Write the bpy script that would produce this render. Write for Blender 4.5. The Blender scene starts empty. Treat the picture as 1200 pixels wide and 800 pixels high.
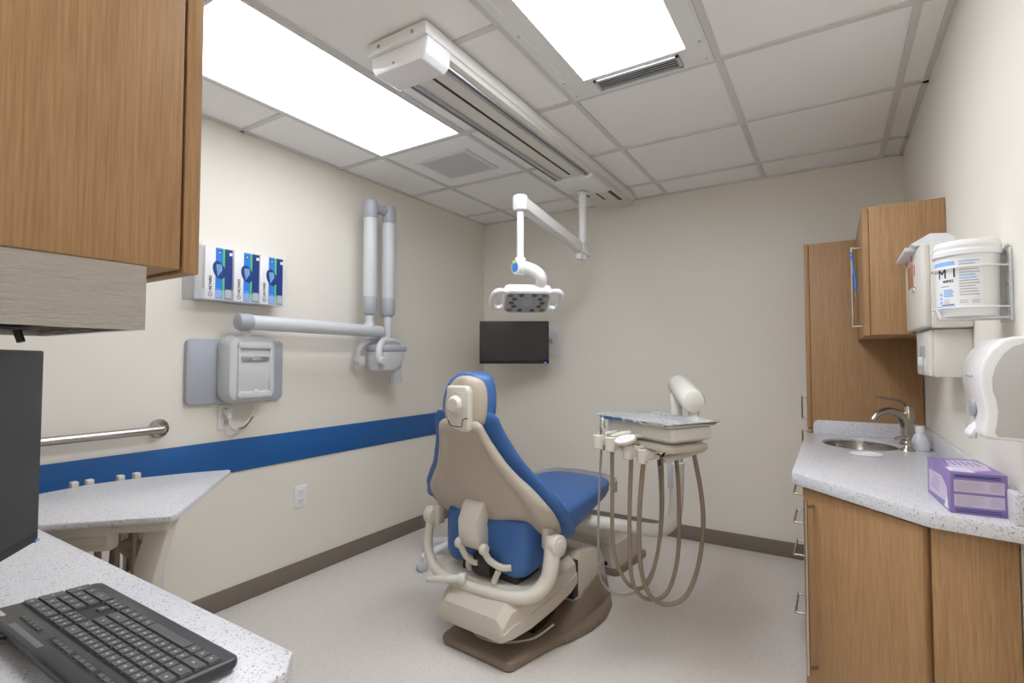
import bpy, bmesh, math, random
from mathutils import Vector, Matrix
random.seed(4)
R = math.radians
SC = bpy.context.scene
COL = SC.collection

# ------------------------------------------------------------------ materials
MATS = {}
def newmat(name):
    m = bpy.data.materials.new(name); m.use_nodes = True
    MATS[name] = m
    nt = m.node_tree
    return m, nt, nt.nodes['Principled BSDF']
def plain(name, col, rough=.5, metal=0., spec=.5, bump=0, bscale=200, var=0.0, coat=0):
    m, nt, b = newmat(name)
    b.inputs['Base Color'].default_value = (*col, 1)
    b.inputs['Roughness'].default_value = rough
    b.inputs['Metallic'].default_value = metal
    b.inputs['Specular IOR Level'].default_value = spec
    if coat:
        b.inputs['Coat Weight'].default_value = coat; b.inputs['Coat Roughness'].default_value = .15
    tc = nt.nodes.new('ShaderNodeTexCoord')
    n = nt.nodes.new('ShaderNodeTexNoise'); n.inputs['Scale'].default_value = bscale; n.inputs['Detail'].default_value = 3
    nt.links.new(tc.outputs['Object'], n.inputs['Vector'])
    if var:
        r = nt.nodes.new('ShaderNodeMixRGB'); r.blend_type = 'MULTIPLY'
        r.inputs[0].default_value = 1
        r.inputs[1].default_value = (*col, 1)
        mr = nt.nodes.new('ShaderNodeMapRange')
        mr.inputs['From Min'].default_value = .3; mr.inputs['From Max'].default_value = .7
        mr.inputs['To Min'].default_value = 1 - var; mr.inputs['To Max'].default_value = 1 + var
        nt.links.new(n.outputs['Fac'], mr.inputs['Value']); nt.links.new(mr.outputs[0], r.inputs[2])
        nt.links.new(r.outputs[0], b.inputs['Base Color'])
    if bump:
        bp = nt.nodes.new('ShaderNodeBump'); bp.inputs['Strength'].default_value = bump; bp.inputs['Distance'].default_value = .001
        nt.links.new(n.outputs['Fac'], bp.inputs['Height']); nt.links.new(bp.outputs[0], b.inputs['Normal'])
    return m
def emit(name, col, s):
    m, nt, b = newmat(name)
    b.inputs['Base Color'].default_value = (*col, 1)
    b.inputs['Emission Color'].default_value = (*col, 1); b.inputs['Emission Strength'].default_value = s
    return m
def wood(name, c1, c2, c3):
    m, nt, b = newmat(name)
    tc = nt.nodes.new('ShaderNodeTexCoord'); mp = nt.nodes.new('ShaderNodeMapping')
    mp.inputs['Scale'].default_value = (1, 1, .03)
    nt.links.new(tc.outputs['Object'], mp.inputs['Vector'])
    n1 = nt.nodes.new('ShaderNodeTexNoise'); n1.inputs['Scale'].default_value = 300; n1.inputs['Detail'].default_value = 5; n1.inputs['Roughness'].default_value = .65
    n2 = nt.nodes.new('ShaderNodeTexNoise'); n2.inputs['Scale'].default_value = 22; n2.inputs['Detail'].default_value = 3
    nt.links.new(mp.outputs[0], n1.inputs['Vector']); nt.links.new(mp.outputs[0], n2.inputs['Vector'])
    mx = nt.nodes.new('ShaderNodeMath'); mx.operation = 'MULTIPLY_ADD'; mx.inputs[1].default_value = .78
    m2 = nt.nodes.new('ShaderNodeMath'); m2.operation = 'MULTIPLY'; m2.inputs[1].default_value = .22
    nt.links.new(n2.outputs['Fac'], m2.inputs[0]); nt.links.new(n1.outputs['Fac'], mx.inputs[0]); nt.links.new(m2.outputs[0], mx.inputs[2])
    cr = nt.nodes.new('ShaderNodeValToRGB')
    cr.color_ramp.elements[0].position = .34; cr.color_ramp.elements[0].color = (*c1, 1)
    cr.color_ramp.elements[1].position = .66; cr.color_ramp.elements[1].color = (*c3, 1)
    e = cr.color_ramp.elements.new(.5); e.color = (*c2, 1)
    nt.links.new(mx.outputs[0], cr.inputs[0]); nt.links.new(cr.outputs[0], b.inputs['Base Color'])
    b.inputs['Roughness'].default_value = .48; b.inputs['Specular IOR Level'].default_value = .35
    return m
def speckle(name, base, dark, light, scale=150, thr=.22, rough=.35):
    m, nt, b = newmat(name)
    tc = nt.nodes.new('ShaderNodeTexCoord')
    col = None
    prev = None
    for k, (sc_, c, t, gate) in enumerate(((scale, dark, thr, .62), (scale*.6, [x*.5 for x in dark], thr*.7, .88), (scale*1.5, light, .3, .5))):
        v = nt.nodes.new('ShaderNodeTexVoronoi'); v.inputs['Scale'].default_value = sc_
        nt.links.new(tc.outputs['Object'], v.inputs['Vector'])
        lt = nt.nodes.new('ShaderNodeMath'); lt.operation = 'LESS_THAN'; lt.inputs[1].default_value = t
        nt.links.new(v.outputs['Distance'], lt.inputs[0])
        sp = nt.nodes.new('ShaderNodeSeparateColor'); nt.links.new(v.outputs['Color'], sp.inputs[0])
        gt = nt.nodes.new('ShaderNodeMath'); gt.operation = 'GREATER_THAN'; gt.inputs[1].default_value = gate
        nt.links.new(sp.outputs[0], gt.inputs[0])
        mu = nt.nodes.new('ShaderNodeMath'); mu.operation = 'MULTIPLY'
        nt.links.new(lt.outputs[0], mu.inputs[0]); nt.links.new(gt.outputs[0], mu.inputs[1])
        mx = nt.nodes.new('ShaderNodeMixRGB'); mx.inputs[2].default_value = (*c, 1)
        nt.links.new(mu.outputs[0], mx.inputs[0])
        if prev is None: mx.inputs[1].default_value = (*base, 1)
        else: nt.links.new(prev.outputs[0], mx.inputs[1])
        prev = mx
    nt.links.new(prev.outputs[0], b.inputs['Base Color'])
    b.inputs['Roughness'].default_value = rough
    return m
def brushed(name, col, rough=.3):
    m, nt, b = newmat(name)
    tc = nt.nodes.new('ShaderNodeTexCoord'); mp = nt.nodes.new('ShaderNodeMapping')
    mp.inputs['Scale'].default_value = (3, 3, 260)
    n = nt.nodes.new('ShaderNodeTexNoise'); n.inputs['Scale'].default_value = 3; n.inputs['Detail'].default_value = 4
    nt.links.new(tc.outputs['Object'], mp.inputs[0]); nt.links.new(mp.outputs[0], n.inputs['Vector'])
    mr = nt.nodes.new('ShaderNodeMapRange'); mr.inputs['To Min'].default_value = rough*.7; mr.inputs['To Max'].default_value = rough*1.5
    nt.links.new(n.outputs['Fac'], mr.inputs['Value']); nt.links.new(mr.outputs[0], b.inputs['Roughness'])
    b.inputs['Base Color'].default_value = (*col, 1); b.inputs['Metallic'].default_value = 1
    return m
def clear(name, col, alpha, rough=.08):
    m, nt, b = newmat(name)
    out = nt.nodes['Material Output']
    b.inputs['Base Color'].default_value = (*col, 1); b.inputs['Roughness'].default_value = rough
    tr = nt.nodes.new('ShaderNodeBsdfTransparent'); mx = nt.nodes.new('ShaderNodeMixShader')
    mx.inputs[0].default_value = alpha
    nt.links.new(tr.outputs[0], mx.inputs[1]); nt.links.new(b.outputs[0], mx.inputs[2]); nt.links.new(mx.outputs[0], out.inputs['Surface'])
    return m

plain('wall', (.81, .775, .70), .75, spec=.25, bump=.08, bscale=350)
plain('tile', (.91, .90, .89), .9, spec=.1, bump=.25, bscale=500, var=.04)
plain('tbar', (.66, .65, .64), .55)
speckle('floor', (.70, .655, .61), (.60, .555, .51), (.76, .72, .68), 420, .5, .55)
plain('base_rubber', (.20, .165, .135), .5)
plain('stripe', (.009, .11, .36), .55, var=.12, bscale=900)
plain('blue_vinyl', (.042, .13, .36), .42, bump=.12, bscale=700)
plain('beige', (.56, .51, .43), .38)
plain('shell', (.48, .42, .34), .42)
plain('cream', (.66, .62, .54), .36)
plain('taupe', (.22, .165, .12), .42)
plain('hose', (.26, .205, .15), .5)
plain('hose_grey', (.30, .29, .28), .4)
plain('white', (.80, .80, .79), .3)
plain('white_gloss', (.84, .84, .85), .18)
plain('side_grey', (.50, .49, .475), .4)
plain('offwhite', (.70, .68, .62), .35)
plain('grey_light', (.40, .425, .475), .36)
plain('pale_grey', (.62, .635, .65), .33)
plain('grey_mid', (.40, .415, .45), .4)
plain('grey_dark', (.16, .165, .17), .45)
plain('black', (.012, .012, .013), .45)
plain('black_gloss', (.012, .012, .014), .12)
plain('tv_screen', (.014, .014, .016), .25, spec=.5)
plain('screen', (.042, .043, .047), .3, spec=.6)
plain('dark', (.03, .027, .025), .6)
plain('chrome', (.75, .74, .72), .12, metal=1)
brushed('steel', (.44, .415, .39), .24)
plain('nickel', (.52, .47, .41), .25, metal=1)
plain('alu', (.62, .63, .65), .35, metal=1)
wood('wood', (.29, .16, .071), (.37, .213, .10), (.44, .265, .135))
speckle('stone', (.66, .66, .69), (.44, .42, .41), (.76, .76, .80), 260, .42, .3)
emit('lamp', (.95, .99, 1.06), 3.7)
emit('lamp_right', (.95, .99, 1.06), 13.0)
emit('hall_fill', (.95, .99, 1.06), 5.5)  # glow of the added fill panel behind the camera
emit('led_blue', (.1, .15, 1.0), 3.0)
clear('acrylic', (.85, .88, .92), .16, .05)
clear('clear_film', (.75, .78, .82), .38, .12)
clear('toe_plastic', (.42, .44, .47), .75, .25)
clear('frost', (.82, .83, .86), .7, .3)
plain('amber', (.42, .22, .05), .15, metal=.6)
plain('lens_dark', (.16, .15, .12), .12, metal=.5)
plain('lens_panel', (.40, .39, .36), .25)
plain('label_blue', (.03, .22, .72), .4)
plain('label_navy', (.015, .045, .22), .4)
plain('label_sky', (.25, .5, .85), .4)
plain('hazard_green', (.02, .12, .06), .4)
plain('label_green', (.12, .75, .10), .4)
plain('ink', (.03, .03, .035), .5)
plain('ink_grey', (.45, .45, .47), .5)
plain('purple', (.27, .19, .46), .4)
plain('lilac', (.62, .53, .70), .4)
plain('red', (.45, .03, .035), .4)
plain('paper', (.80, .80, .82), .5)
plain('amber_window', (.42, .22, .14), .2)
plain('key', (.085, .087, .092), .4)
plain('key_base', (.035, .036, .04), .3)
plain('yellow', (.6, .62, .08), .4)

# ------------------------------------------------------------------ mesh builder
class MB:
    def __init__(s): s.v = []; s.f = []; s.fm = []; s.M = Matrix.Identity(4); s.m = None
    def at(s, M): s.M = M; return s
    def add(s, vs, fs, m=None):
        b = len(s.v); flip = s.M.determinant() < 0
        s.v += [s.M @ Vector(p) for p in vs]
        for f in fs:
            f = [b + i for i in f]
            s.f.append(f[::-1] if flip else f); s.fm.append(m or s.m)
        return s
    def frombm(s, bm, m=None):
        bm.verts.index_update()
        s.add([v.co.copy() for v in bm.verts], [[v.index for v in f.verts] for f in bm.faces], m); bm.free(); return s
    def box(s, x0, x1, y0, y1, z0, z1, bev=0, m=None, seg=2):
        bm = bmesh.new(); bmesh.ops.create_cube(bm, size=1)
        for v in bm.verts:
            v.co = Vector(((x0+x1)/2 + v.co.x*(x1-x0), (y0+y1)/2 + v.co.y*(y1-y0), (z0+z1)/2 + v.co.z*(z1-z0)))
        if bev: bmesh.ops.bevel(bm, geom=bm.edges[:], offset=bev, segments=seg, affect='EDGES', profile=.5)
        return s.frombm(bm, m)
    def cyl(s, p0, p1, r0, r1=None, n=20, m=None, bev=0):
        r1 = r0 if r1 is None else r1
        p0 = Vector(p0); p1 = Vector(p1); d = p1 - p0; L = d.length
        if bev: prof = [(0, 0), (r0-bev, 0), (r0-bev*.3, bev*.3), (r0, bev), (r1, L-bev), (r1-bev*.3, L-bev*.3), (r1-bev, L), (0, L)]
        else: prof = [(0, 0), (r0, 0), (r1, L), (0, L)]
        return s.lathe(prof, p0, d, n, m)
    def lathe(s, prof, o=(0, 0, 0), axis=(0, 0, 1), n=24, m=None):
        q = Vector((0, 0, 1)).rotation_difference(Vector(axis).normalized()); o = Vector(o)
        vs = []; rings = []
        for r, z in prof:
            if r < 1e-6: rings.append([len(vs)]); vs.append(o + q @ Vector((0, 0, z)))
            else:
                rings.append(list(range(len(vs), len(vs)+n)))
                vs += [o + q @ Vector((r*math.cos(2*math.pi*k/n), r*math.sin(2*math.pi*k/n), z)) for k in range(n)]
        fs = []
        for A, B in zip(rings, rings[1:]):
            if len(A) == 1 and len(B) == 1: continue
            for k in range(n):
                a, b = A[k % len(A)], A[(k+1) % len(A)]; c, d = B[(k+1) % len(B)], B[k % len(B)]
                f = [a, b, c, d]
                f = [x for i, x in enumerate(f) if x not in f[:i]]
                if len(f) > 2: fs.append(f)
        return s.add(vs, fs, m)
    def tube(s, pts, r, n=10, m=None, smooth=6, closed=False, rs=None, flat=1.0):
        P = [Vector(p) for p in pts]
        rr = rs or [r]*len(P)
        if smooth and len(P) > 2:
            Q = []; RR = []
            N = len(P)
            for i in range(N if closed else N-1):
                p0 = P[i-1] if (i > 0 or closed) else P[0]*2-P[1]
                p1 = P[i]; p2 = P[(i+1) % N]
                p3 = P[(i+2) % N] if (i+2 < N or closed) else P[-1]*2-P[-2]
                for k in range(smooth):
                    t = k/smooth
                    Q.append(.5*((2*p1)+(p2-p0)*t+(2*p0-5*p1+4*p2-p3)*t*t+(3*p1-p0-3*p2+p3)*t**3))
                    RR.append(rr[i]*(1-t)+rr[(i+1) % N]*t)
            if not closed: Q.append(P[-1]); RR.append(rr[-1])
            P = Q; rr = RR
        vs = []; rings = []
        N = len(P); up = None
        for i in range(N):
            if closed: t = (P[(i+1) % N]-P[i-1]).normalized()
            else: t = (P[min(i+1, N-1)]-P[max(i-1, 0)]).normalized()
            if up is None:
                up = Vector((0, 0, 1)) if abs(t.z) < .9 else Vector((1, 0, 0))
            up = (up - t*up.dot(t)).normalized(); sd = t.cross(up)
            rings.append(list(range(len(vs), len(vs)+n)))
            vs += [P[i] + (up*math.cos(2*math.pi*k/n)*flat + sd*math.sin(2*math.pi*k/n))*rr[i] for k in range(n)]
        fs = []
        for i in range(N if closed else N-1):
            A, B = rings[i], rings[(i+1) % N]
            for k in range(n): fs.append([A[k], B[k], B[(k+1) % n], A[(k+1) % n]])
        if not closed: fs += [rings[0], rings[-1][::-1]]
        return s.add(vs, fs, m)
    def prism(s, poly, z0, z1, bev=0, m=None, hole=None, seg=2):
        bm = bmesh.new()
        if hole:
            lo = []
            for z in (z0, z1):
                E = []
                for lp in (poly, hole):
                    vs = [bm.verts.new((x, y, z)) for x, y in lp]
                    E += [bm.edges.new((vs[i], vs[(i+1) % len(vs)])) for i in range(len(vs))]
                    lo.append(vs)
                bmesh.ops.triangle_fill(bm, edges=E, use_beauty=True)
            for A, B in ((lo[0], lo[2]), (lo[1], lo[3])):
                for i in range(len(A)):
                    j = (i+1) % len(A); bm.faces.new((A[i], A[j], B[j], B[i]))
        else:
            vs = [bm.verts.new((x, y, z0)) for x, y in poly]; f = bm.faces.new(vs)
            r = bmesh.ops.extrude_face_region(bm, geom=[f])
            for v in r['geom']:
                if isinstance(v, bmesh.types.BMVert): v.co.z = z1
        bmesh.ops.recalc_face_normals(bm, faces=bm.faces[:])
        if bev:
            ed = [e for e in bm.edges if len(e.link_faces) == 2 and e.calc_face_angle(0) > R(30)]
            bmesh.ops.bevel(bm, geom=ed, offset=bev, segments=seg, affect='EDGES', profile=.5)
        return s.frombm(bm, m)
    def grid(s, fn, nu, nv, cu=False, cv=False, m=None, cap=False):
        vs = [fn(i/(nu if cu else nu-1), j/(nv if cv else nv-1)) for i in range(nu) for j in range(nv)]
        fs = []
        for i in range(nu if cu else nu-1):
            for j in range(nv if cv else nv-1):
                a = i*nv+j; b = ((i+1) % nu)*nv+j; c = ((i+1) % nu)*nv+(j+1) % nv; d = i*nv+(j+1) % nv
                fs.append([a, b, c, d])
        if cap: fs += [list(range(nv))[::-1], list(range((nu-1)*nv, nu*nv))]
        return s.add(vs, fs, m)
    def loft(s, secs, m=None):                # list of closed rings of equal length, capped
        n = len(secs[0]); vs = [p for r in secs for p in r]; fs = []
        for i in range(len(secs)-1):
            for k in range(n):
                fs.append([i*n+k, i*n+(k+1) % n, (i+1)*n+(k+1) % n, (i+1)*n+k])
        fs += [list(range(n))[::-1], list(range((len(secs)-1)*n, len(secs)*n))]
        return s.add(vs, fs, m)
    def pillow(s, S, N, tf, tb, nu=22, nv=22, p=6, m=None):
        # S(u,v): mid surface (u,v in -1..1); N(u,v): front direction; thickness tf in front, tb behind, rounded at its rim
        def cs(i, n):
            x = -1+2*i/(n-1); return math.copysign(1-(1-abs(x))**1.7, x)
        vs = []; fr = {}; bk = {}
        for i in range(nu):
            for j in range(nv):
                u, v = cs(i, nu), cs(j, nv)
                k = max(0., (1-abs(u)**p))**.5 * max(0., (1-abs(v)**p))**.5
                c = Vector(S(u, v)); nn = Vector(N(u, v)).normalized()
                fr[i, j] = len(vs); vs.append(c+nn*tf*k)
                if i in (0, nu-1) or j in (0, nv-1): bk[i, j] = fr[i, j]
                else: bk[i, j] = len(vs); vs.append(c-nn*tb*k)
        fs = []
        for i in range(nu-1):
            for j in range(nv-1):
                fs.append([fr[i, j], fr[i+1, j], fr[i+1, j+1], fr[i, j+1]])
                fs.append([bk[i, j], bk[i, j+1], bk[i+1, j+1], bk[i+1, j]])
        return s.add(vs, fs, m)
    def text(s, body, M, size, m=None, align='CENTER', depth=.0004, fn=None, bold=0.):
        c = bpy.data.curves.new('t', 'FONT'); c.body = body; c.size = size; c.extrude = depth; c.align_x = align; c.align_y = 'CENTER'; c.resolution_u = 2; c.offset = bold
        o = bpy.data.objects.new('t', c)
        me = bpy.data.meshes.new_from_object(o)
        vs = [M @ v.co for v in me.vertices]
        if fn: vs = [fn(v) for v in vs]
        s.add(vs, [list(p.vertices) for p in me.polygons], m)
        bpy.data.objects.remove(o); bpy.data.curves.remove(c); bpy.data.meshes.remove(me)
        return s

WORLD = {}
def obj(name, mb, mat=None, parent=None, local=False, label=None, sharp=38, recalc=True):
    me = bpy.data.meshes.new(name)
    vs = mb.v
    o = bpy.data.objects.new(name, me)
    if parent is not None:
        W = WORLD[parent.name]
        if not local:
            I = W.inverted(); vs = [I @ v for v in vs]
        o.parent = parent; WORLD[o.name] = W
    else:
        xs = [v.x for v in vs]; ys = [v.y for v in vs]; zs = [v.z for v in vs]
        c = Vector(((min(xs)+max(xs))/2, (min(ys)+max(ys))/2, min(zs)))
        vs = [v-c for v in vs]; o.location = c; WORLD[o.name] = Matrix.Translation(c)
    me.from_pydata([tuple(v) for v in vs], [], mb.f)
    names = []
    for i, f in enumerate(mb.fm):
        k = f or mat
        if k not in names: names.append(k)
        me.polygons[i].material_index = names.index(k)
    for k in names: me.materials.append(MATS[k])
    bm = bmesh.new(); bm.from_mesh(me)
    if recalc: bmesh.ops.recalc_face_normals(bm, faces=bm.faces[:])
    for f in bm.faces: f.smooth = True
    for e in bm.edges: e.smooth = not (len(e.link_faces) != 2 or e.calc_face_angle(0) > R(sharp))
    bm.to_mesh(me); bm.free()
    COL.objects.link(o)
    if label: o['label'] = label
    return o
def thing(name, label, cat, loc=(0, 0, 0), rz=0, group=None):
    o = bpy.data.objects.new(name, None); COL.objects.link(o)
    o.empty_display_size = .1
    o.location = loc; o.rotation_euler = (0, 0, R(rz))
    WORLD[o.name] = Matrix.Translation(loc) @ Matrix.Rotation(R(rz), 4, 'Z')
    return tag(o, label, cat, group)
def tag(o, label, cat, group=None):
    o['label'] = label; o['category'] = cat
    if group: o['group'] = group
    return o
def struct(name, mb, mat, parent=None):
    o = obj(name, mb, mat, parent)
    if parent is None: o['kind'] = 'structure'
    return o
def copy_tree(root, loc, rz, label, group=None):
    def cp(o, par):
        c = o.copy(); COL.objects.link(c); c.parent = par
        for ch in [x for x in COL.objects if x.parent == o]: cp(ch, c)
        return c
    c = cp(root, None); c.location = loc; c.rotation_euler = (0, 0, R(rz)); c['label'] = label
    if group: c['group'] = group
    return c
def TR(x, y, z, rz=0, rx=0, ry=0):
    return Matrix.Translation((x, y, z)) @ Matrix.Rotation(R(rz), 4, 'Z') @ Matrix.Rotation(R(ry), 4, 'Y') @ Matrix.Rotation(R(rx), 4, 'X')
def frame(o, x, y, z):
    M = Matrix((x, y, z)).transposed().to_4x4(); M.translation = Vector(o); return M
def rrect(x0, x1, y0, y1, r, n=5):
    P = []
    for cx, cy, a in ((x1-r, y1-r, 0), (x0+r, y1-r, 90), (x0+r, y0+r, 180), (x1-r, y0+r, 270)):
        P += [(cx+r*math.cos(R(a+90*k/n)), cy+r*math.sin(R(a+90*k/n))) for k in range(n+1)]
    return P
def lerp(T, x):
    for (a, *p), (b, *q) in zip(T, T[1:]):
        if x <= b:
            t = max(0, (x-a)/(b-a)); t = t
            return [i+(j-i)*t for i, j in zip(p, q)]
    return list(T[-1][1:])
def smoothlerp(T, x):
    # Catmull-Rom through a table
    n = len(T)
    for i in range(n-1):
        if x <= T[i+1][0] or i == n-2:
            p1, p2 = T[i], T[i+1]; p0 = T[i-1] if i else p1; p3 = T[i+2] if i+2 < n else p2
            t = min(1, max(0, (x-p1[0])/(p2[0]-p1[0])))
            return [.5*(2*b+(c-a)*t+(2*a-5*b+4*c-d)*t*t+(3*b-a-3*c+d)*t**3) for a, b, c, d in zip(p0[1:], p1[1:], p2[1:], p3[1:])]

# ------------------------------------------------------------------ camera
cam = bpy.data.cameras.new('camera'); co = bpy.data.objects.new('camera', cam); COL.objects.link(co)
cam.sensor_width = 36; cam.lens = 36*601/1200; cam.clip_start = .02
co.location = (0, 0, 1.185); co.rotation_euler = (R(90+2.05), 0, R(31.95))
SC.camera = co
def at(u, v, d):
    # a point seen at (u, v) of the 1200 x 800 frame, d metres deep
    q = co.rotation_euler.to_matrix()
    return Vector(co.location) + q @ (Vector(((u-600)/601, (400-v)/601, -1))*d)

# ------------------------------------------------------------------ room shell
XL, XR, YB, H = -2.48, .356, 3.53, 2.32
YN, XN, YH = -.06, -.62, -1.6
struct('floor', MB().box(XL-.1, XR+.1, YH-.1, YB+.1, -.1, 0), 'floor')
struct('wall_left', MB().box(XL-.1, XL, YN-.1, YB, 0, H), 'wall')
struct('wall_back', MB().box(XL-.1, XR+.1, YB, YB+.1, 0, H), 'wall')
struct('wall_right', MB().box(XR, XR+.1, YH-.1, YB, 0, H), 'wall')
struct('wall_front', MB().box(XL, XN, YN-.1, YN, 0, H), 'wall')
struct('wall_hall_left', MB().box(XN-.1, XN, YH, YN-.1, 0, H), 'wall')
struct('wall_hall_rear', MB().box(XN-.1, XR, YH-.1, YH, 0, H), 'wall')
cl = struct('ceiling', MB().box(XL-.1, XR+.1, YH-.1, YB+.1, H+.008, H+.1), 'tile')
gx = [.257, -.343, -.943, -1.543, -2.130]
gy = [3.245, 2.638, 2.03, 1.423, .816, .209, -.398, -1.005]
g = MB()
w = .012
def xbar(y, xa, xb): g.box(xa, xb, y-w, y+w, H, H+.009)
def ybar(x, ya, yb): g.box(x-w, x+w, ya, yb, H+.0005, H+.009)
for x in gx: ybar(x, YH if x > XN else YN, YB)
cells = [XL]+gx[::-1]+[XR]
for y in gy:
    for i in range(len(cells)-1):
        xa, xb = cells[i], cells[i+1]
        if y == gy[3] and i in (1, 3): continue           # lamp panels fill two cells
        if y < YN and xb < XN+.1: continue
        xbar(y, xa, xb)
g.box(XL, XL+.02, YN, YB, H, H+.009); g.box(XR-.02, XR, YH, YB, H, H+.009); g.box(XL, XR, YB-.02, YB, H, H+.009)
tg = struct('trim_1', g, 'tbar')
b = MB()
b.box(XL, XL+.009, YN, YB, 0, .092, .002)
struct('baseboard_left', b, 'base_rubber')
struct('baseboard_back', MB().box(XL+.009, -.115, YB-.009, YB, 0, .092, .002), 'base_rubber')
struct('trim_2', MB().box(XL, XL+.006, .3, 2.935, .64, .798, .002), 'stripe')
# ------------------------------------------------------------------ ceiling things
def ceiling_light(x0, x1, y0, y1, dx0, dx1, dy0, dy1, label, lamp='lamp', name='ceiling_light'):
    t = thing(name, label, 'ceiling light', ((x0+x1)/2, (y0+y1)/2, H-.004), 0, 'recessed ceiling light panels')
    f = MB(); z0, z1 = H-.004, H+.008
    f.box(x0, dx0, y0, y1, z0, z1); f.box(dx1, x1, y0, y1, z0, z1); f.box(dx0, dx1, y0, dy0, z0, z1); f.box(dx0, dx1, dy1, y1, z0, z1)
    obj('frame', f, 'white', t)
    obj('diffuser', MB().box(dx0, dx1, dy0, dy1, H-.001, H+.006), lamp, t)
    return t
e = .013
t = ceiling_light(-2.13+e, -1.543-e, .816+e, 2.03-e, -2.13+.03, -1.543-.02, .84, 2.0, 'long glowing ceiling panel near the left wall, beside the track')
t = ceiling_light(-.943+e, -.343-e, .816+e, 2.03-e, -.832, -.432, .93, 1.885, 'glowing ceiling panel with wide white surround, right of the track', 'lamp_right')
s = MB()
for x in (-.943+.035, -.343-.035):
    s.box(x-.012, x+.012, .83, 2.0, H-.007, H-.0035)
    for y in (1.5, 1.86, 1.98): s.cyl((x, y, H-.0035), (x, y, H-.011), .005, n=8, m='alu')
obj('edge_strip', s, 'white', t)
ceiling_light(-.343+e, .257-e, YH+.03, -.398-e, -.32, .235, YH+.05, -.43, 'unseen ceiling panel added in the hall as front fill light', 'hall_fill')  # out of view behind the camera, added to fill the room from the front
t = thing('air_register', 'narrow louvred air slot at the end of the surrounded ceiling light', 'vent', (-.63, 1.955, H-.004))
f = MB(); x0, x1, y0, y1 = -.80, -.462, 1.905, 1.99
for a in ((x0, x1, y0, y0+.01), (x0, x1, y1-.01, y1), (x0, x0+.012, y0, y1), (x1-.012, x1, y0, y1)): f.box(*a, H-.012, H-.0045)
obj('frame', f, 'alu', t)
f = MB()
for k in range(4): f.at(TR(0, y0+.02+k*.0155, H-.008, 0, 35)).box(x0+.012, x1-.012, -.0065, .0065, -.001, .001)
obj('louvre', f, 'pale_grey', t)
obj('backing', MB().box(x0+.01, x1-.01, y0+.008, y1-.008, H-.005, H-.0035), 'grey_dark', t)
t = thing('return_grille', 'square grey perforated grille in the ceiling beyond the long light panel', 'vent', (-1.835, 2.345, H-.006))
f = MB(); x0, x1, y0, y1 = -2.0, -1.67, 2.20, 2.49
for a in ((x0-.012, x1+.012, y0-.012, y0+.006), (x0-.012, x1+.012, y1-.006, y1+.012), (x0-.012, x0+.006, y0, y1), (x1-.006, x1+.012, y0, y1)): f.box(*a, H-.004, H+.008)
obj('frame', f, 'white', t)
f = MB()
n = 26
for i in range(n):
    x = x0+.008+(x1-x0-.016)*i/(n-1); f.box(x-.0042, x+.0042, y0, y1, H-.003, H+.001)
for i in range(23):
    y = y0+.008+(y1-y0-.016)*i/22; f.box(x0, x1, y-.0042, y+.0042, H-.0025, H+.0015)
obj('mesh_panel', f, 'pale_grey', t)
obj('backing', MB().box(x0, x1, y0, y1, H+.0015, H+.0075), 'white', t)

# ------------------------------------------------------------------ ceiling track and dental light
t = thing('ceiling_track', 'long white double rail track fixed to the ceiling carrying the exam light', 'track', (-1.27, 2.3, H-.085))
xa, xb = -1.405, -1.125
def yprism(mb, poly, y0, y1, bev=0, m=None):      # polygon in (x, z) run along y
    mb.at(Matrix(((1, 0, 0, 0), (0, 0, -1, 0), (0, 1, 0, 0), (0, 0, 0, 1)))).prism(poly, -y1, -y0, bev, m); mb.at(Matrix.Identity(4)); return mb
mb = MB(); mb.box(xa, xb, 1.262, 3.40, H-.045, H, .006)
for x in (xa+.06, xb-.06): mb.cyl((x, 1.264, H-.024), (x, 1.2595, H-.024), .007, n=10, m='nickel')
obj('mounting_body', mb, 'white', t)
mb = MB()
pf = [(xa+.012, H-.045), (xa+.012, H-.085), (xa+.03, H-.118), (xb-.032, H-.118), (xb-.008, H-.10), (xb-.002, H-.045)]
yprism(mb, pf, 1.275, 1.40, .006); mb.cyl((xa+.12, 1.277, H-.095), (xa+.12, 1.2735, H-.095), .005, n=8, m='nickel')
obj('end_cap', mb, 'white_gloss', t)
mb = MB()
mb.box(xa+.02, xb-.01, 1.40, 3.395, H-.066, H-.043, .004)
obj('cover', mb, 'offwhite', t)
for k, x in enumerate((xa+.045, xb-.055)):
    mb = MB(); mb.box(x-.017, x+.017, 1.40, 2.70, H-.074, H-.065, .002, 'alu'); mb.box(x-.006+.008*(2*k-1), x+.006+.008*(2*k-1), 1.40, 2.69, H-.0755, H-.073, 0, 'grey_dark')
    obj('rail', mb, 'alu', t)
mb = MB(); mb.box(-1.272, -1.26, 1.42, 2.66, H-.0675, H-.0655, 0, 'black'); mb.box(-1.272, -1.26, 3.0, 3.2, H-.0675, H-.0655, 0, 'black')
mb.box(-1.34, -1.325, 3.02, 3.10, H-.0675, H-.0655, 0, 'black'); mb.box(-1.19, -1.165, 2.98, 3.26, H-.0675, H-.0655, 0, 'black')
obj('slot', mb, 'black', t)
mb = MB(); yprism(mb, [(xa+.025, H-.06), (xa+.025, H-.09), (xb-.02, H-.09), (xb-.02, H-.06)], 2.70, 2.99, .006)
obj('carriage', mb, 'white', t)

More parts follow.
